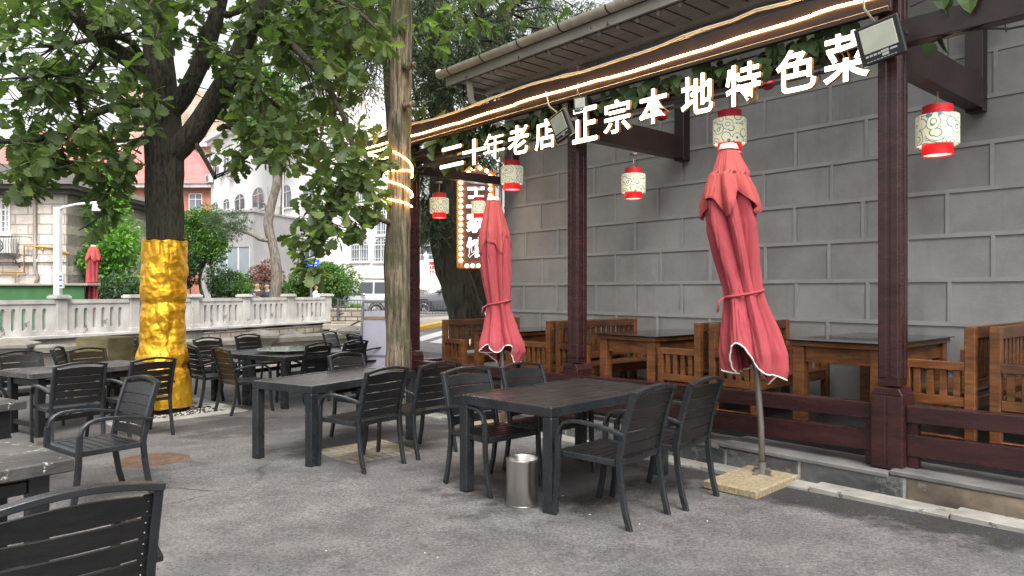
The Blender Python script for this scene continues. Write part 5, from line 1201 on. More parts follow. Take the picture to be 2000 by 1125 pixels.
# lamp pole with dome camera, meter boxes
PY = 19.5; pp = at(113, 590, PY); pc = thing('camera_pole', 'white square pole with a curved arm carrying a dome camera', 'pole', (pp.x, pp.y, .33))
h = EYE - (405 - HZ) * PY / F - .33; hz = lambda py: EYE - (py - HZ) * PY / F - .33; hx = lambda px: (px - 113) / F * PY
mb = MB(); mb.ext(-.08, .08, -.08, .08, 0, h); mb.build('shaft', M['white'], pc, False, .01)
mb = MB(); mb.tube([(0, 0, hz(412)), (hx(122), 0, hz(405)), (hx(150), 0, hz(399)), (hx(190), -.05, hz(396))], .035, 8); mb.tube([(-.1, 0, hz(590)), (-.11, 0, hz(500)), (-.1, 0, hz(420)), (-.02, 0, hz(406))], .012, 6); mb.build('arm', M['white'], pc, True)
mb = MB(); mb.lathe([(.02, .2), (.1, .18), (.12, .05), (.11, 0)], 20, (hx(191), -.05, hz(413))); dm = mb.build('camera_housing', M['white'], pc, True)
mb = MB(); mb.ball((hx(191), -.05, hz(414)), .1, 16, (1, 1, 1.25)); mb.build('camera_dome', M['glass_top'], dm, True)
mb = MB(); mb.ext(hx(91), hx(108), -.2, -.081, hz(556), hz(526)); mb.build('meter_box', M['white'], pc, False, .01)
mb = MB(); mb.ext(hx(121), hx(129), -.14, -.06, hz(563), hz(532)); nb = mb.build('notice_strip', M['white'], pc, False, .005)
mb = MB()
for py in (538, 545, 556): mb.ext(hx(122), hx(128), -.145, -.1405, hz(py + 4), hz(py)); 
mb.build('notice_marks', M['blue'], nb)
# blue street sign
sp = at(607, 515, 27.3); sg = thing('street_sign', 'blue rectangular street sign with white marks on a brown post behind the hanging leaves', 'sign', (sp.x, sp.y, 0), R(4))
mb = MB(); mb.ext(-.3, .32, -.02, .02, sp.z - .16, sp.z + .16); fc = mb.build('panel', M['blue'], sg)
mb = MB()
for i in range(4): mb.ext(-.02 + i * .07, .03 + i * .07, -.026, -.0205, sp.z + .0, sp.z + .06); mb.ext(-.02 + i * .07, .03 + i * .07, -.026, -.0205, sp.z - .1, sp.z - .07)
mb.build('sign_marks', M['white'], fc)
mb = MB(); mb.tube([(0, .05, .2), (0, .05, sp.z + .2)], .05, 8); mb.build('post', M['pole'], sg)
# ================================================================ trees and plants
class Leaves:
    def __init__(s): s.v = []; s.f = []
    def leaf(s, p, d, up, L, W, kind='oak'):
        d = d.normalized(); sd = d.cross(up)
        if sd.length < 1e-4: sd = Vector((1, 0, 0))
        sd.normalize(); nn = sd.cross(d)
        if kind == 'oak': half = [(0, .02), (.18, .1), (.3, .22), (.36, .13), (.5, .36), (.56, .23), (.69, .48), (.77, .32), (.88, .4), (.95, .2), (1, 0)]
        elif kind == 'ivy': half = [(0, .0), (.02, .3), (.25, .5), (.5, .38), (.75, .25), (1, 0)]
        elif kind == 'oval': half = [(0, .02), (.3, .42), (.65, .4), (1, 0)]
        else: half = [(0, .0), (.4, .5), (1, 0)]
        b = len(s.v); k = len(half); fold = .16
        droop = lambda a: -nn * (a * a * .16 * L)
        s.v += [tuple(p + d * (a * L) + droop(a)) for a, _ in half]
        s.v += [tuple(p + d * (a * L) + sd * (w_ * W) + nn * (fold * w_ * W) + droop(a)) for a, w_ in half]
        s.v += [tuple(p + d * (a * L) - sd * (w_ * W) + nn * (fold * w_ * W) + droop(a)) for a, w_ in half]
        # one island per leaf: two folded halves sharing the midrib
        s.f.append(tuple([b + i for i in range(k)] + [b + k + i for i in range(k - 2, 0, -1)]))
        s.f.append(tuple([b + i for i in range(k - 1, -1, -1)] + [b + 2 * k + i for i in range(1, k - 1)]))
    def quad(s, p, d, up, L, W):
        sd = d.cross(up)
        if sd.length < 1e-5: sd = Vector((1, 0, 0))
        sd = sd.normalized() * (W / 2); d = d.normalized() * L; b = len(s.v)
        s.v += [tuple(p - sd * .3), tuple(p + d * .5 - sd), tuple(p + d), tuple(p + d * .5 + sd)]; s.f.append((b, b + 1, b + 2, b + 3))
    def build(s, name, m, parent=None):
        me = bpy.data.meshes.new(name); me.from_pydata(s.v, [], s.f); me.materials.append(m)
        o = bpy.data.objects.new(name, me); COL.objects.link(o)
        if parent: o.parent = parent
        return o
rv = lambda rn, s=1: Vector((rn.uniform(-1, 1), rn.uniform(-1, 1), rn.uniform(-1, 1))) * s
def path(pts): return [at(px, py, Y) for px, py, Y in pts]
def smooth(pts, k=4):
    out = []; n = len(pts)
    for i in range(n - 1):
        p0, p1, p2, p3 = pts[max(i - 1, 0)], pts[i], pts[i + 1], pts[min(i + 2, n - 1)]
        for j in range(k):
            t = j / k; out.append(.5 * ((2 * p1) + (p2 - p0) * t + (2 * p0 - 5 * p1 + 4 * p2 - p3) * t * t + (3 * p1 - p0 - 3 * p2 + p3) * t ** 3))
    return out + [pts[-1]]
def lerp_list(r, k): return [r[min(int(i // k), len(r) - 1)] + (r[min(int(i // k) + 1, len(r) - 1)] - r[min(int(i // k), len(r) - 1)]) * ((i % k) / k) for i in range((len(r) - 1) * k + 1)]
def limb(mb, pts, rad, k=4, n=12, jit=.1): mb.tube(smooth(pts, k), lerp_list(rad, k), n, jit)

# ---- the big oak with the gold wrap
oak = thing('oak_tree', 'large oak with big lobed leaves, forked dark trunk wrapped in gold foil at its foot', 'tree', TB)
wb_ = MB(); org = Matrix.Translation(-TB)
trunk = [Vector((-4.86, 9.94, TB.z - .1)), at(318, 780, 9.94), at(319, 640, 9.94), at(322, 470, 9.94), at(322, 380, 9.94), at(322, 300, 9.94), at(316, 220, 9.94), at(310, 120, 9.94), at(302, 0, 9.94), at(300, -160, 9.94), at(320, -330, 9.9), at(310, -520, 9.8)]
limb(wb_, trunk, [.34, .28, .25, .238, .245, .26, .232, .2, .185, .15, .1, .04], 4, 20, .08)
LIMBS = [([(338, 300, 9.92), (375, 262, 9.86), (412, 205, 9.8), (452, 140, 9.7), (487, 60, 9.6), (520, -10, 9.5), (560, -130, 9.4), (640, -280, 9.2)], [.17, .155, .14, .13, .125, .115, .09, .03]),
    ([(325, 225, 9.94), (358, 190, 9.9), (385, 140, 9.85), (408, 80, 9.8), (430, 0, 9.7), (450, -120, 9.6), (440, -300, 9.4)], [.14, .13, .115, .11, .1, .07, .03]),
    ([(440, 30, 9.68), (470, 20, 9.6), (505, -5, 9.5), (570, -70, 9.3)], [.05, .045, .04, .02]),
    ([(296, 145, 9.9), (250, 115, 9.8), (205, 85, 9.6), (160, 40, 9.3), (118, -15, 9.0), (40, -140, 8.6)], [.14, .13, .11, .1, .085, .03]),
    ([(276, 110, 9.85), (258, 85, 9.6), (222, 72, 9.2), (165, 80, 8.8), (110, 92, 8.4)], [.05, .042, .036, .03, .012]),
    ([(282, 200, 9.9), (235, 205, 9.6), (185, 222, 9.2), (130, 255, 8.8), (70, 272, 8.4), (0, 276, 8.0), (-80, 270, 7.6)], [.07, .06, .05, .042, .036, .03, .012]),
    ([(135, 252, 8.8), (110, 280, 8.6), (70, 300, 8.4), (30, 330, 8.2)], [.028, .022, .016, .008]),
    ([(100, 265, 8.6), (80, 290, 8.3), (55, 335, 8.1)], [.022, .016, .008]),
    ([(160, 235, 9.0), (150, 180, 8.6), (125, 150, 8.2), (70, 150, 7.8), (0, 155, 7.4)], [.03, .026, .022, .018, .008]),
    ([(278, 270, 9.9), (262, 285, 9.6), (240, 300, 9.3), (236, 345, 9.1), (212, 372, 9.0), (200, 410, 8.95), (180, 435, 8.9), (153, 450, 8.85)], [.03, .028, .022, .02, .018, .015, .012, .006]),
    ([(440, 247, 9.8), (465, 248, 9.6), (487, 250, 9.5)], [.04, .036, .032]),
    ([(382, 280, 9.85), (400, 310, 9.7), (420, 348, 9.5)], [.04, .032, .026]),
    ([(500, 40, 9.58), (560, 80, 9.2), (620, 140, 8.9), (665, 215, 8.7), (690, 290, 8.6), (682, 340, 8.55), (650, 390, 8.5), (632, 440, 8.45), (612, 520, 8.4)], [.06, .052, .045, .038, .032, .028, .022, .016, .006]),
    ([(520, -10, 9.5), (600, -20, 9.0), (680, 10, 8.6), (740, 60, 8.2)], [.06, .05, .035, .012]),
    ([(475, 90, 9.64), (500, 150, 9.2), (510, 210, 8.9), (515, 280, 8.7)], [.03, .025, .018, .006]),
    ([(455, 135, 9.7), (520, 190, 10.3), (590, 250, 10.8), (620, 320, 11)], [.04, .03, .022, .008]),
    ([(205, 85, 9.6), (180, 130, 9.9), (120, 190, 10.3), (60, 230, 10.6)], [.04, .03, .02, .008]),
    ([(300, -60, 9.94), (220, -120, 9.2), (120, -150, 8.4), (20, -170, 7.5)], [.1, .08, .05, .02]),
    ([(300, -140, 9.9), (240, -330, 8.2), (150, -700, 6.2), (0, -1500, 4.2)], [.11, .1, .07, .03]),
    ([(312, -200, 9.9), (500, -480, 7.6), (800, -1000, 5.4), (1300, -1900, 3.6)], [.11, .1, .07, .03]),
    ([(305, -100, 9.9), (380, -200, 9.0), (470, -280, 8.0), (560, -330, 7.0)], [.1, .08, .05, .02])]
segs = []
for pts, rad in LIMBS:
    P = path(pts); limb(wb_, P, rad, 4, 9, .1); sp_ = smooth(P, 6); segs += [(sp_[i], rad[min(i // 6, len(rad) - 1)]) for i in range(len(sp_))]
for t_, r_ in zip(smooth(trunk, 4), lerp_list([.36, .3, .27, .255, .26, .27, .235, .2, .185, .15, .1, .04], 4)):
    if t_.z > 3: segs.append((t_, r_))
rn = random.Random(21); lv = Leaves(); tw = MB()
def oak_cluster(p, sc=1.0, linked=True):
    q = min((s for s in segs), key=lambda s: (s[0] - p).length)[0]; a = (p - q)
    if a.length < .05: a = rv(rn)
    if linked and a.length < 1.15:
        m = q.lerp(p, .5) + rv(rn, .05) + Vector((0, 0, -.03)); tw.tube([q, m, p], [.01, .007, .004], 4)
    a = (a.normalized() + Vector((0, 0, -.15))).normalized(); e1 = a.orthogonal().normalized(); e2 = a.cross(e1); k = rn.randint(6, 9); o0 = rn.uniform(0, 6)
    for i in range(k):
        th = o0 + 2 * math.pi * i / k + rn.uniform(-.25, .25); rad = e1 * math.cos(th) + e2 * math.sin(th)
        d = a * rn.uniform(.15, .75) + rad * rn.uniform(.7, 1) + Vector((0, 0, rn.uniform(-.65, .05))); L = rn.uniform(.13, .25) * sc
        up = (Vector((0, 0, 1)) + a * .4 + rv(rn, .55)).normalized(); lv.leaf(p + rv(rn, .025) - a * rn.uniform(0, .08), d, up, L, L * rn.uniform(.62, .78))
REG = [(650, 40, 150, 60, 34, 8.4, 11), (860, 40, 60, 70, 12, 10, 12), (1010, 20, 110, 45, 16, 10.5, 13), (150, 300, 130, 40, 34, 8, 10.5), (120, 70, 190, 120, 100, 7.6, 11.5), (150, 215, 190, 70, 56, 7.8, 11), (55, 325, 70, 55, 22, 8, 9), (222, 345, 55, 50, 10, 8.8, 9.6), (215, 400, 30, 18, 4, 8.8, 9.1), (300, 35, 110, 60, 26, 9.0, 11), (300, 40, 60, 40, 9, 8.4, 9.3),
    (560, 150, 160, 140, 110, 8.2, 11.5), (620, 270, 120, 80, 48, 8.2, 10.5), (660, 400, 80, 80, 26, 8.2, 9), (615, 515, 50, 28, 7, 8.2, 8.7), (425, 110, 60, 90, 14, 9.2, 11), (478, 300, 62, 34, 11, 8.8, 9.6), (710, 330, 55, 80, 18, 8.3, 9.5), (700, 80, 80, 80, 30, 8.2, 10.5), (590, 450, 35, 40, 7, 8.3, 9),
    (250, -120, 420, 150, 150, 7, 12), (350, -300, 420, 130, 130, 6.5, 12.5), (-250, 60, 170, 220, 90, 6.5, 10), (860, -90, 130, 60, 22, 8.5, 10)]
for cx, cy, rx, ry, k, Y0, Y1 in REG:
    for _ in range(int(k * .95)):
        while True:
            x, y = rn.uniform(-1, 1), rn.uniform(-1, 1)
            if x * x + y * y < 1: break
        oak_cluster(at(cx + rx * x, cy + ry * y, rn.uniform(Y0, Y1)))
kk = 0
while kk < 430:                                                 # unseen leaf clusters added overhead, out of view, to shade the tables and ground
    x, y, z = rn.uniform(-1, 1), rn.uniform(-1, 1), rn.uniform(-1, 1)
    if x * x + y * y > 1: continue
    p = Vector((-2.2 + 8.6 * x, 5.2 + 9.2 * y, 7.6 + 1.7 * z - 1.6 * (x * x + y * y)))
    if p.y > 0 and abs(p.x) < .8 * p.y + 1 and p.z < EYE + .42 * p.y + .6: continue
    if N.dot(p) > 6.0 and p.z < 6.5: continue
    if math.hypot(p.x, p.y) < 2 and p.z < 4.5: continue
    oak_cluster(p, 1.45); kk += 1
for s, r_ in segs:                                              # leaves set along the thin twigs
    if r_ < .03 and rn.random() < .45: oak_cluster(s + rv(rn, .12), .95, False)
wb_.add(tw.v, tw.f); wb_.xf(org); wb_.build('trunk', M['trunk'], oak, True)
lv.v = [tuple(Vector(v) - TB) for v in lv.v]; lv.build('crown', M['oak_leaf'], oak)
# gold foil wrap: a crumpled sleeve round the trunk
mb = MB(); nt_, nz_ = 220, 230; Z0, Z1 = .09, at(322, 470, 9.94).z - TB.z; vs = []; fs = []
tr = smooth([p - TB for p in trunk[:5]], 8)
for i in range(nz_ + 1):
    f = i / nz_; z = Z0 + (Z1 - Z0) * f
    c = min(tr, key=lambda q: abs(q.z - z))
    r0 = .36 - .09 * sst(0, .35, f) - .012 * f + .035 * math.exp(-((f - .3) / .06) ** 2) - .035 * math.exp(-((f - .235) / .02) ** 2) - .02 * math.exp(-((f - .62) / .02) ** 2)
    for j in range(nt_):
        th = 2 * math.pi * j / nt_; ct, st_ = math.cos(th), math.sin(th)
        wv = noise.noise(Vector((ct * .8, st_ * .8, z * .6))); q = Vector((ct * 1.1, st_ * 1.1, z * 1.7 + .5 * math.sin(th + 1) + .6 * wv))
        cr = lambda s_, o: abs(noise.noise(q * s_ + Vector((o, 2 * o, -o))))
        w_ = .05 * cr(1.1, 3) + .026 * cr(2.3, 7) + .006 * cr(6, 1) + .016 * wv + .008
        hem = .05 * noise.noise(Vector((ct * 2, st_ * 2, 5))) * (1 if i > nz_ - 3 or i < 2 else 0)
        vs.append((c.x + (r0 + w_) * ct, c.y + (r0 + w_) * st_, z + hem))
for i in range(nz_):
    for j in range(nt_): fs.append((i * nt_ + j, i * nt_ + (j + 1) % nt_, (i + 1) * nt_ + (j + 1) % nt_, (i + 1) * nt_ + j))
mb.add(vs, fs); o = mb.build('foil_wrap', M['gold'], None, True, fix=False); o.location = TB; tag(o, 'crumpled shiny gold foil wrapped around the foot of the oak trunk', 'foil wrap')

# ---- stripped trunk in front of the pergola, with LED rope
SB = Vector((-1.52, 9.45, gz(-1.52, 9.45))); dt = thing('bare_trunk', 'tall bare stripped trunk standing in front of the far pergola post', 'tree trunk', SB)
mb = MB(); pts = [at(776, 815, 9.45), at(778, 700, 9.45), at(776, 600, 9.45), at(775, 500, 9.45), at(779, 400, 9.45), at(781, 250, 9.45), at(783, 100, 9.45), at(786, -20, 9.45), at(790, -250, 9.4), at(800, -420, 9.4)]
limb(mb, pts, [.175, .168, .165, .172, .152, .15, .142, .14, .12, .1], 8, 26, .13)
for z, a in ((3.9, .3), (4.4, .0), (3.1, 2.4), (2.4, 3.6), (4.9, 1.0)): mb.tube([Vector((-1.5 + .1 * math.cos(a), 9.4 - .1, z)), Vector((-1.5 + .2 * math.cos(a), 9.25, z + .02)), Vector((-1.5 + .25 * math.cos(a), 9.22, z + .05))], [.05, .035, .02], 8, .3)
mb.v = [tuple(Vector(v) - SB) for v in mb.v]; mb.build('trunk', M['dead_trunk'], dt, True)
def rope(name, label, pts, r=.0105):
    mb = MB(); mb.tube(smooth(pts, 6), r, 6); o = mb.build(name, M['led_soft'], None, True); return tag(o, label, 'light rope')
hel = []
for i in range(15):
    a = math.pi * (.95 + i * .145); hel.append((a, 0))
def wrap(y0, y1, a0, a1, k=12):
    z0, z1 = at(780, y0, 9.3).z, at(780, y1, 9.3).z; c = at(779, 340, 9.45)
    return [Vector((c.x + .178 * math.cos(a0 + (a1 - a0) * i / k), c.y + .178 * math.sin(a0 + (a1 - a0) * i / k), z0 + (z1 - z0) * (i / k) ** 1.4)) for i in range(k + 1)]
h1 = wrap(287, 322, R(190), R(352)) + wrap(330, 334, R(20), R(178), 8) + wrap(334, 332, R(182), R(350)) + wrap(340, 349, R(20), R(180), 8) + wrap(350, 375, R(190), R(352)) + wrap(380, 386, R(20), R(180), 8) + wrap(387, 402, R(190), R(352))
rope('light_rope', 'glowing LED rope wound in rings around the bare trunk', [at(718, 299, 9.6), at(740, 294, 9.5), at(756, 288, 9.35)] + h1)
rope('light_rope', 'short glowing LED rope end left of the bare trunk', [at(720, 303, 9.62), at(733, 304, 9.58), at(745, 310, 9.5), at(757, 307, 9.4)], .011)

# ---- generic leafy crowns
def cloud(lv, rn, centers, n, size, aspect=.55, kind='q', spread=.4, droop=.2, up=1.0):
    for _ in range(n):
        c, r = rn.choice(centers); v = rv(rn)
        while v.length > 1: v = rv(rn)
        v = v.normalized() * (v.length ** .45); p = c + Vector((v.x * r, v.y * r, v.z * r * .75)) + rv(rn, .06 * r)
        d = (v + rv(rn, .8) + Vector((0, 0, -droop))); L = size * rn.uniform(.6, 1.3); u_ = (Vector((0, 0, up)) + rv(rn, .7))
        if kind == 'q': lv.quad(p, d, u_, L, L * aspect)
        else: lv.leaf(p, d, u_, L, L * aspect, kind)
def clumps(rn, px, py, rx, ry, Y, k, r0, r1, dY=1.0):
    out = []
    for _ in range(k):
        while True:
            x, y, z = rn.uniform(-1, 1), rn.uniform(-1, 1), rn.uniform(-1, 1)
            if .1 < x * x + y * y + z * z < 1: break
        q = at(px + rx * x, py + ry * y, Y + dY * z); out.append((q, rn.uniform(r0, r1)))
    return out
def leafy(name, label, cat, base, cl, n, size, m, bark, trunk_r, seed, group=None, aspect=.55, kind='q', stems=1, droop=.2):
    rn = random.Random(seed); t = thing(name, label, cat, base, 0, group); lv = Leaves(); cloud(lv, rn, cl, n, size, aspect, kind, droop=droop)
    lv.v = [tuple(Vector(v) - base) for v in lv.v]; lv.build('crown', m, t)
    mb = MB(); ctr = sum((c for c, _ in cl), Vector()) / len(cl)
    for s in range(stems):
        b0 = base + Vector(((s - (stems - 1) / 2) * trunk_r * 3, 0, 0)); mid = b0.lerp(ctr, .55) + rv(rn, .1 * (ctr - b0).length)
        mb.tube(smooth([b0, b0.lerp(mid, .5) + rv(rn, .05), mid, ctr], 3), lerp_list([trunk_r, trunk_r * .85, trunk_r * .65, trunk_r * .3], 3), 8, .1)
        for c, r in cl[s::max(stems, 1)][:14]: mb.tube([mid.lerp(ctr, rn.random()), mid.lerp(c, .6) + rv(rn, .15 * r), c], [trunk_r * .4, trunk_r * .25, trunk_r * .08], 5)
    mb.v = [tuple(Vector(v) - base) for v in mb.v]; mb.build('trunk', bark, t, True); return t
def ground_at(px, Y, z=.33): q = at(px, 569, Y); q.z = z; return q
rn = random.Random(4)
leafy('acacia_tree', 'bright yellow-green feathery tree between the stone house and the brick building', 'tree', ground_at(215, 26), clumps(rn, 198, 480, 70, 90, 26, 32, .45, .8, 1.5) + clumps(rn, 185, 380, 45, 40, 26.5, 8, .4, .6), 14000, .17, M['acacia_leaf'], M['pine_bark'], .12, 1, droop=.5, stems=2)
leafy('hedge_bush', 'dark loose shrub at the foot of the bright feathery tree', 'shrub', ground_at(240, 24), clumps(rn, 235, 560, 45, 26, 24, 12, .3, .5), 4200, .12, M['bush_dark'], M['pine_bark'], .05, 2, stems=3)
leafy('topiary_tree', 'round clipped bright green tree right of the gold foil wrap', 'tree', ground_at(407, 31), clumps(rn, 397, 462, 40, 46, 31, 30, .4, .62, .8), 13000, .12, M['shrub_leaf'], M['pine_bark'], .1, 3, stems=2)
leafy('shrub', 'grey-green loose shrub beneath the round clipped tree', 'shrub', ground_at(368, 30), clumps(rn, 372, 535, 20, 30, 30, 10, .3, .45), 2600, .13, M['bush_dark'], M['pine_bark'], .05, 4, stems=3)
leafy('shrub', 'dark upright shrub left of the twisted pine', 'shrub', ground_at(432, 30), clumps(rn, 434, 548, 26, 32, 30, 14, .3, .5), 4500, .12, M['bush_dark'], M['pine_bark'], .05, 5, stems=3)
leafy('shrub', 'flat-topped bright green shrub behind the person with the phone', 'shrub', ground_at(480, 30.5), clumps(rn, 480, 562, 36, 22, 30.5, 16, .32, .5), 5500, .11, M['shrub_leaf'], M['pine_bark'], .05, 6, stems=3)
leafy('red_maple', 'small reddish maple behind the twisted pine trunk', 'shrub', ground_at(520, 31), clumps(rn, 520, 540, 20, 26, 31, 9, .3, .42), 2400, .11, M['red_leaf'], M['pine_bark'], .05, 7, stems=2)
leafy('round_bush', 'big round bright green bush right of the blue street sign', 'bush', ground_at(655, 28.6, .3), clumps(rn, 648, 553, 45, 30, 28.6, 30, .33, .5, .8), 11500, .1, M['shrub_leaf'], M['pine_bark'], .07, 8, stems=3, kind='q')
leafy('shrub', 'mid green shrub below the blue street sign', 'shrub', ground_at(588, 28.8), clumps(rn, 585, 555, 34, 26, 28.8, 16, .3, .45), 5500, .11, M['shrub_leaf'], M['pine_bark'], .05, 9, stems=3)
leafy('bed_plant', 'low yellow-green plant growing in the stone-edged bed', 'plant', at(690, 606, 25), clumps(rn, 692, 603, 16, 5, 25, 6, .12, .2, .3), 700, .1, M['acacia_leaf'], M['pine_bark'], .02, 10, stems=2)
leafy('far_tree', 'pale green tree in front of the white building above the twisted pine', 'tree', ground_at(520, 48, .5), clumps(rn, 525, 215, 60, 75, 48, 22, .9, 1.4, 2), 8000, .28, M['acacia_leaf'], M['pine_bark'], .2, 12)
leafy('far_tree', 'green tree rising between the brick building and the stone house', 'tree', ground_at(140, 52, .5), clumps(rn, 165, 350, 42, 34, 52, 14, .7, 1.1, 2), 5000, .24, M['shrub_leaf'], M['pine_bark'], .2, 13)
# twisted pine
pb_ = ground_at(535, 25.8, .33); pt_ = thing('twisted_pine', 'pine with a crooked pale trunk and one long branch to the left behind the balustrade', 'tree', pb_)
mb = MB(); P = path([(536, 600, 25.8), (540, 540, 25.8), (536, 490, 25.8), (524, 440, 25.8), (530, 400, 25.8), (540, 360, 25.8), (535, 325, 25.8), (510, 295, 25.8), (500, 250, 25.9), (520, 190, 26)])
limb(mb, P, [.21, .19, .175, .165, .155, .15, .14, .12, .09, .04], 5, 12, .15); limb(mb, path([(534, 470, 25.8), (510, 468, 25.6), (490, 458, 25.4), (455, 445, 25.2), (430, 440, 25)]), [.08, .07, .055, .04, .015], 4, 8, .1); limb(mb, path([(524, 440, 25.8), (518, 400, 25.7), (512, 398, 25.6)]), [.05, .04, .03], 3, 6); limb(mb, path([(510, 295, 25.8), (560, 250, 25.6), (600, 235, 25.4)]), [.07, .05, .02], 4, 7)
mb.v = [tuple(Vector(v) - pb_) for v in mb.v]; mb.build('trunk', M['pine_bark'], pt_, True)
lv = Leaves(); rn = random.Random(9); cl = clumps(rn, 455, 440, 42, 20, 25.3, 16, .2, .36, .6) + clumps(rn, 420, 432, 20, 12, 25.2, 5, .2, .3) + clumps(rn, 520, 220, 60, 50, 25.9, 22, .35, .6, 1) + clumps(rn, 590, 230, 30, 20, 25.5, 6, .3, .45)
cloud(lv, rn, cl, 9500, .13, .14, 'q', droop=-.2); lv.v = [tuple(Vector(v) - pb_) for v in lv.v]; lv.build('crown', M['bush_dark'], pt_)

# ---- dark conifers behind the pergola
def conifer(name, label, base, limbs, regs, n_per, seed):
    t = thing(name, label, 'tree', base, 0, 'dark conifers behind the restaurant'); mb = MB(); rn = random.Random(seed); tips = []
    for pts, rad in limbs: P = path(pts); limb(mb, P, rad, 5, 12, .16); tips += smooth(P, 5)
    lv = Leaves()
    for cx, cy, rx, ry, k, Y0, Y1 in regs:
        for _ in range(k):
            while True:
                x, y = rn.uniform(-1, 1), rn.uniform(-1, 1)
                if x * x + y * y < 1: break
            p = at(cx + rx * x, cy + ry * y, rn.uniform(Y0, Y1)); q = min(tips, key=lambda s: (s - p).length)
            if (q - p).length < 2.5 and rn.random() < .6: mb.tube([q, q.lerp(p, .5) + Vector((0, 0, .15)), p], [.03, .018, .006], 4)
            for _b in range(rn.randint(4, 7)):                       # drooping sprays made of needles
                d = Vector((rn.uniform(-1, 1), rn.uniform(-1, 1), rn.uniform(-.9, .1))).normalized(); L = rn.uniform(.3, .62); pos = p + rv(rn, .12)
                for s in range(n_per):
                    f = s / n_per; pos2 = pos + d * (L * f) + Vector((0, 0, -.32 * L * f * f)); nd = (d * .6 + rv(rn, .75) + Vector((0, 0, -.45))); lv.quad(pos2, nd, rv(rn), rn.uniform(.09, .17), .022)
    mb.v = [tuple(Vector(v) - base) for v in mb.v]; mb.build('trunk', M['conifer_bark'], t, True); lv.v = [tuple(Vector(v) - base) for v in lv.v]; lv.build('crown', M['needle'], t)
cb1 = at(915, 625, 14); cb1.z = gz(cb1.x, 14) - .05
conifer('conifer_tree', 'dark leaning conifer trunk behind the farther red parasol, crown above the eave', cb1,
    [([(918, 660, 14), (908, 610, 14), (893, 560, 14), (876, 500, 14), (868, 430, 14), (868, 330, 14), (862, 220, 14), (852, 100, 14), (842, -20, 14), (835, -250, 14)], [.42, .36, .34, .31, .29, .26, .24, .21, .17, .09]),
     ([(900, 640, 14.3), (932, 590, 14.4), (928, 540, 14.5), (915, 470, 14.6), (905, 380, 14.6), (915, 250, 14.6), (960, 120, 14.6), (1000, 0, 14.6), (1020, -120, 14.6)], [.25, .2, .19, .19, .18, .16, .13, .1, .05]),
     ([(858, 210, 14), (890, 150, 13.7), (930, 60, 13.5), (945, -40, 13.4)], [.14, .12, .09, .05]), ([(868, 440, 14), (835, 410, 13.6), (812, 388, 13.4)], [.07, .055, .03])],
    [(900, 90, 120, 110, 190, 12.5, 16), (840, 60, 50, 90, 40, 13, 16), (1050, 50, 130, 80, 100, 14, 18), (840, 260, 50, 110, 55, 12.8, 15), (838, 420, 26, 52, 26, 13, 14.2), (930, 270, 60, 60, 45, 13.5, 15.5), (900, -120, 220, 100, 120, 11, 16)], 15, 31)
cb2 = at(735, 600, 15); cb2.z = gz(cb2.x, 15)
conifer('conifer_tree', 'dark drooping conifer whose crown hangs behind the bare trunk at the top of the photo', at(768, 600, 16.5) - Vector((0, 0, .6)),
    [([(785, 640, 16.5), (782, 500, 16.5), (775, 300, 16.5), (764, 120, 16.5), (752, 0, 16.5), (745, -250, 16.5)], [.25, .24, .21, .2, .17, .08]), ([(764, 120, 16.5), (720, 70, 15), (680, 40, 14), (620, 20, 13)], [.1, .08, .06, .02]), ([(758, 60, 16.5), (690, -20, 15), (610, -60, 13.5)], [.1, .07, .02])],
    [(620, 40, 120, 60, 95, 12, 15), (690, 110, 70, 70, 45, 12.5, 16), (580, 90, 50, 45, 18, 12, 13.5), (640, 130, 50, 30, 14, 12.5, 14), (700, -80, 200, 90, 90, 12, 17)], 15, 33)
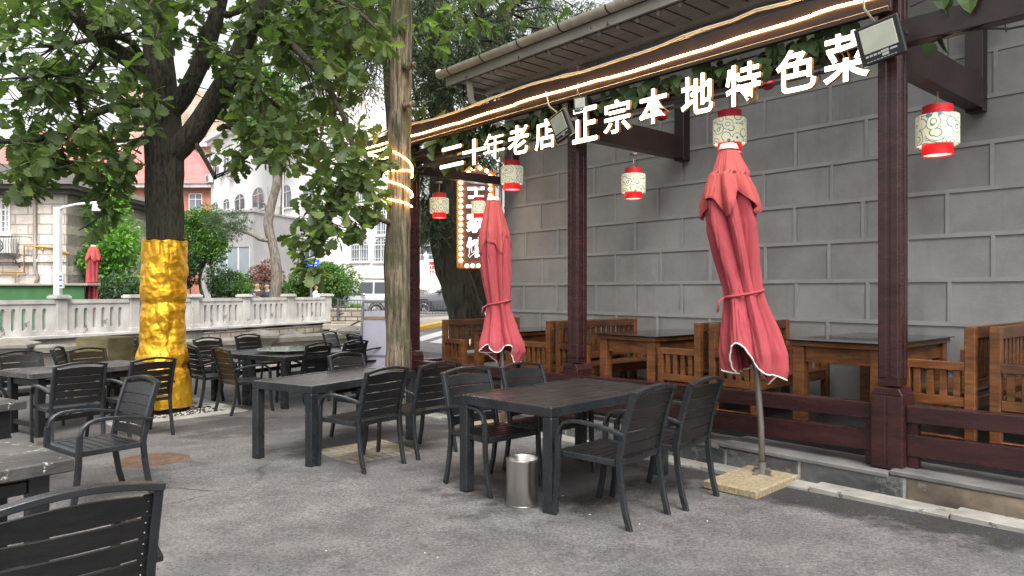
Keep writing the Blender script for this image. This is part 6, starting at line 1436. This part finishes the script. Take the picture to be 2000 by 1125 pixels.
# cedar sprig on the bare trunk
sgb = at(752, 430, 9.3); sg_ = thing('cedar_sprig', 'small cedar sprig growing from the bare trunk below the LED rings', 'sprig', sgb); lv = Leaves(); rn = random.Random(3); mb = MB()
for k in range(7):
    d = Vector((-1, -.2, rn.uniform(-.6, .5))).normalized(); L = rn.uniform(.2, .4); mb.tube([Vector((0, 0, 0)), d * L], [.006, .002], 4)
    for s in range(16): f = s / 16; lv.quad(d * (L * f), (d + rv(rn, .7)), rv(rn), .09, .012)
mb.build('stem', M['twig'], sg_); lv.build('needles', M['shrub_leaf'], sg_)
# ---- climbing vine on the beams
rn = random.Random(12); vn = thing('climbing_vine', 'green climbing vine with broad leaves along the pergola beam behind the letters', 'vine', (0, 0, 0)); lv = Leaves(); mb = MB()
def vine(u0, u1, n0, z0, k, dz):
    pts = [un(u0 + (u1 - u0) * i / 24, n0, z0 + .04 * math.sin(i * 1.3)) for i in range(25)]; mb.tube(pts, .008, 5)
    for _ in range(k):
        u = rn.uniform(u0, u1); dens = noise.noise(Vector((u * 1.3, z0, 0)))
        if dens < -.25: continue
        p = un(u, n0 + rn.uniform(-.05, .04), z0 + rn.uniform(-dz, dz) + .05 * dens); L = rn.uniform(.085, .15)
        lv.leaf(p, Vector((rn.uniform(-.5, .5), rn.uniform(-.5, .5), -1)), -N + rv(rn, .5) + Vector((0, 0, .5)), L, L * .95, 'ivy')
vine(9.6, 2.3, 5.53, 3.46, 330, .085); vine(9.6, 6.0, 5.54, 3.36, 60, .07); vine(2.0, -2.5, 5.54, 3.55, 60, .09); vine(1.9, -2, 5.6, 3.27, 46, .07); vine(1.6, .2, 7.2, 3.25, 30, .1); vine(8.6, 7.0, 5.6, 3.2, 20, .1)
mb.build('stem', M['twig'], vn); lv.build('leaves', M['ivy'], vn)
rn = random.Random(14); lv = Leaves(); tb_ = at(880, 200, 11.5); sp2 = thing('oak_sprig', 'broad yellowish leaves on a thin twig left of the eave end', 'sprig', tb_); mb = MB()
for k in range(9):
    p = at(rn.uniform(822, 925), rn.uniform(165, 275), 11.5) - tb_; mb.tube([at(905, 130, 11.7) - tb_, p.lerp(at(890, 180, 11.6) - tb_, .5), p], [.01, .007, .003], 4)
    for i in range(4): L = rn.uniform(.18, .28); lv.leaf(p, rv(rn) + Vector((0, 0, -.5)), Vector((0, -.6, 1)) + rv(rn, .5), L, L * .7)
mb.build('stem', M['twig'], sp2); lv.build('leaves', leafmat('yellowing_leaf', (.08, .12, .03), (.16, .19, .05), (.28, .26, .09)), sp2)
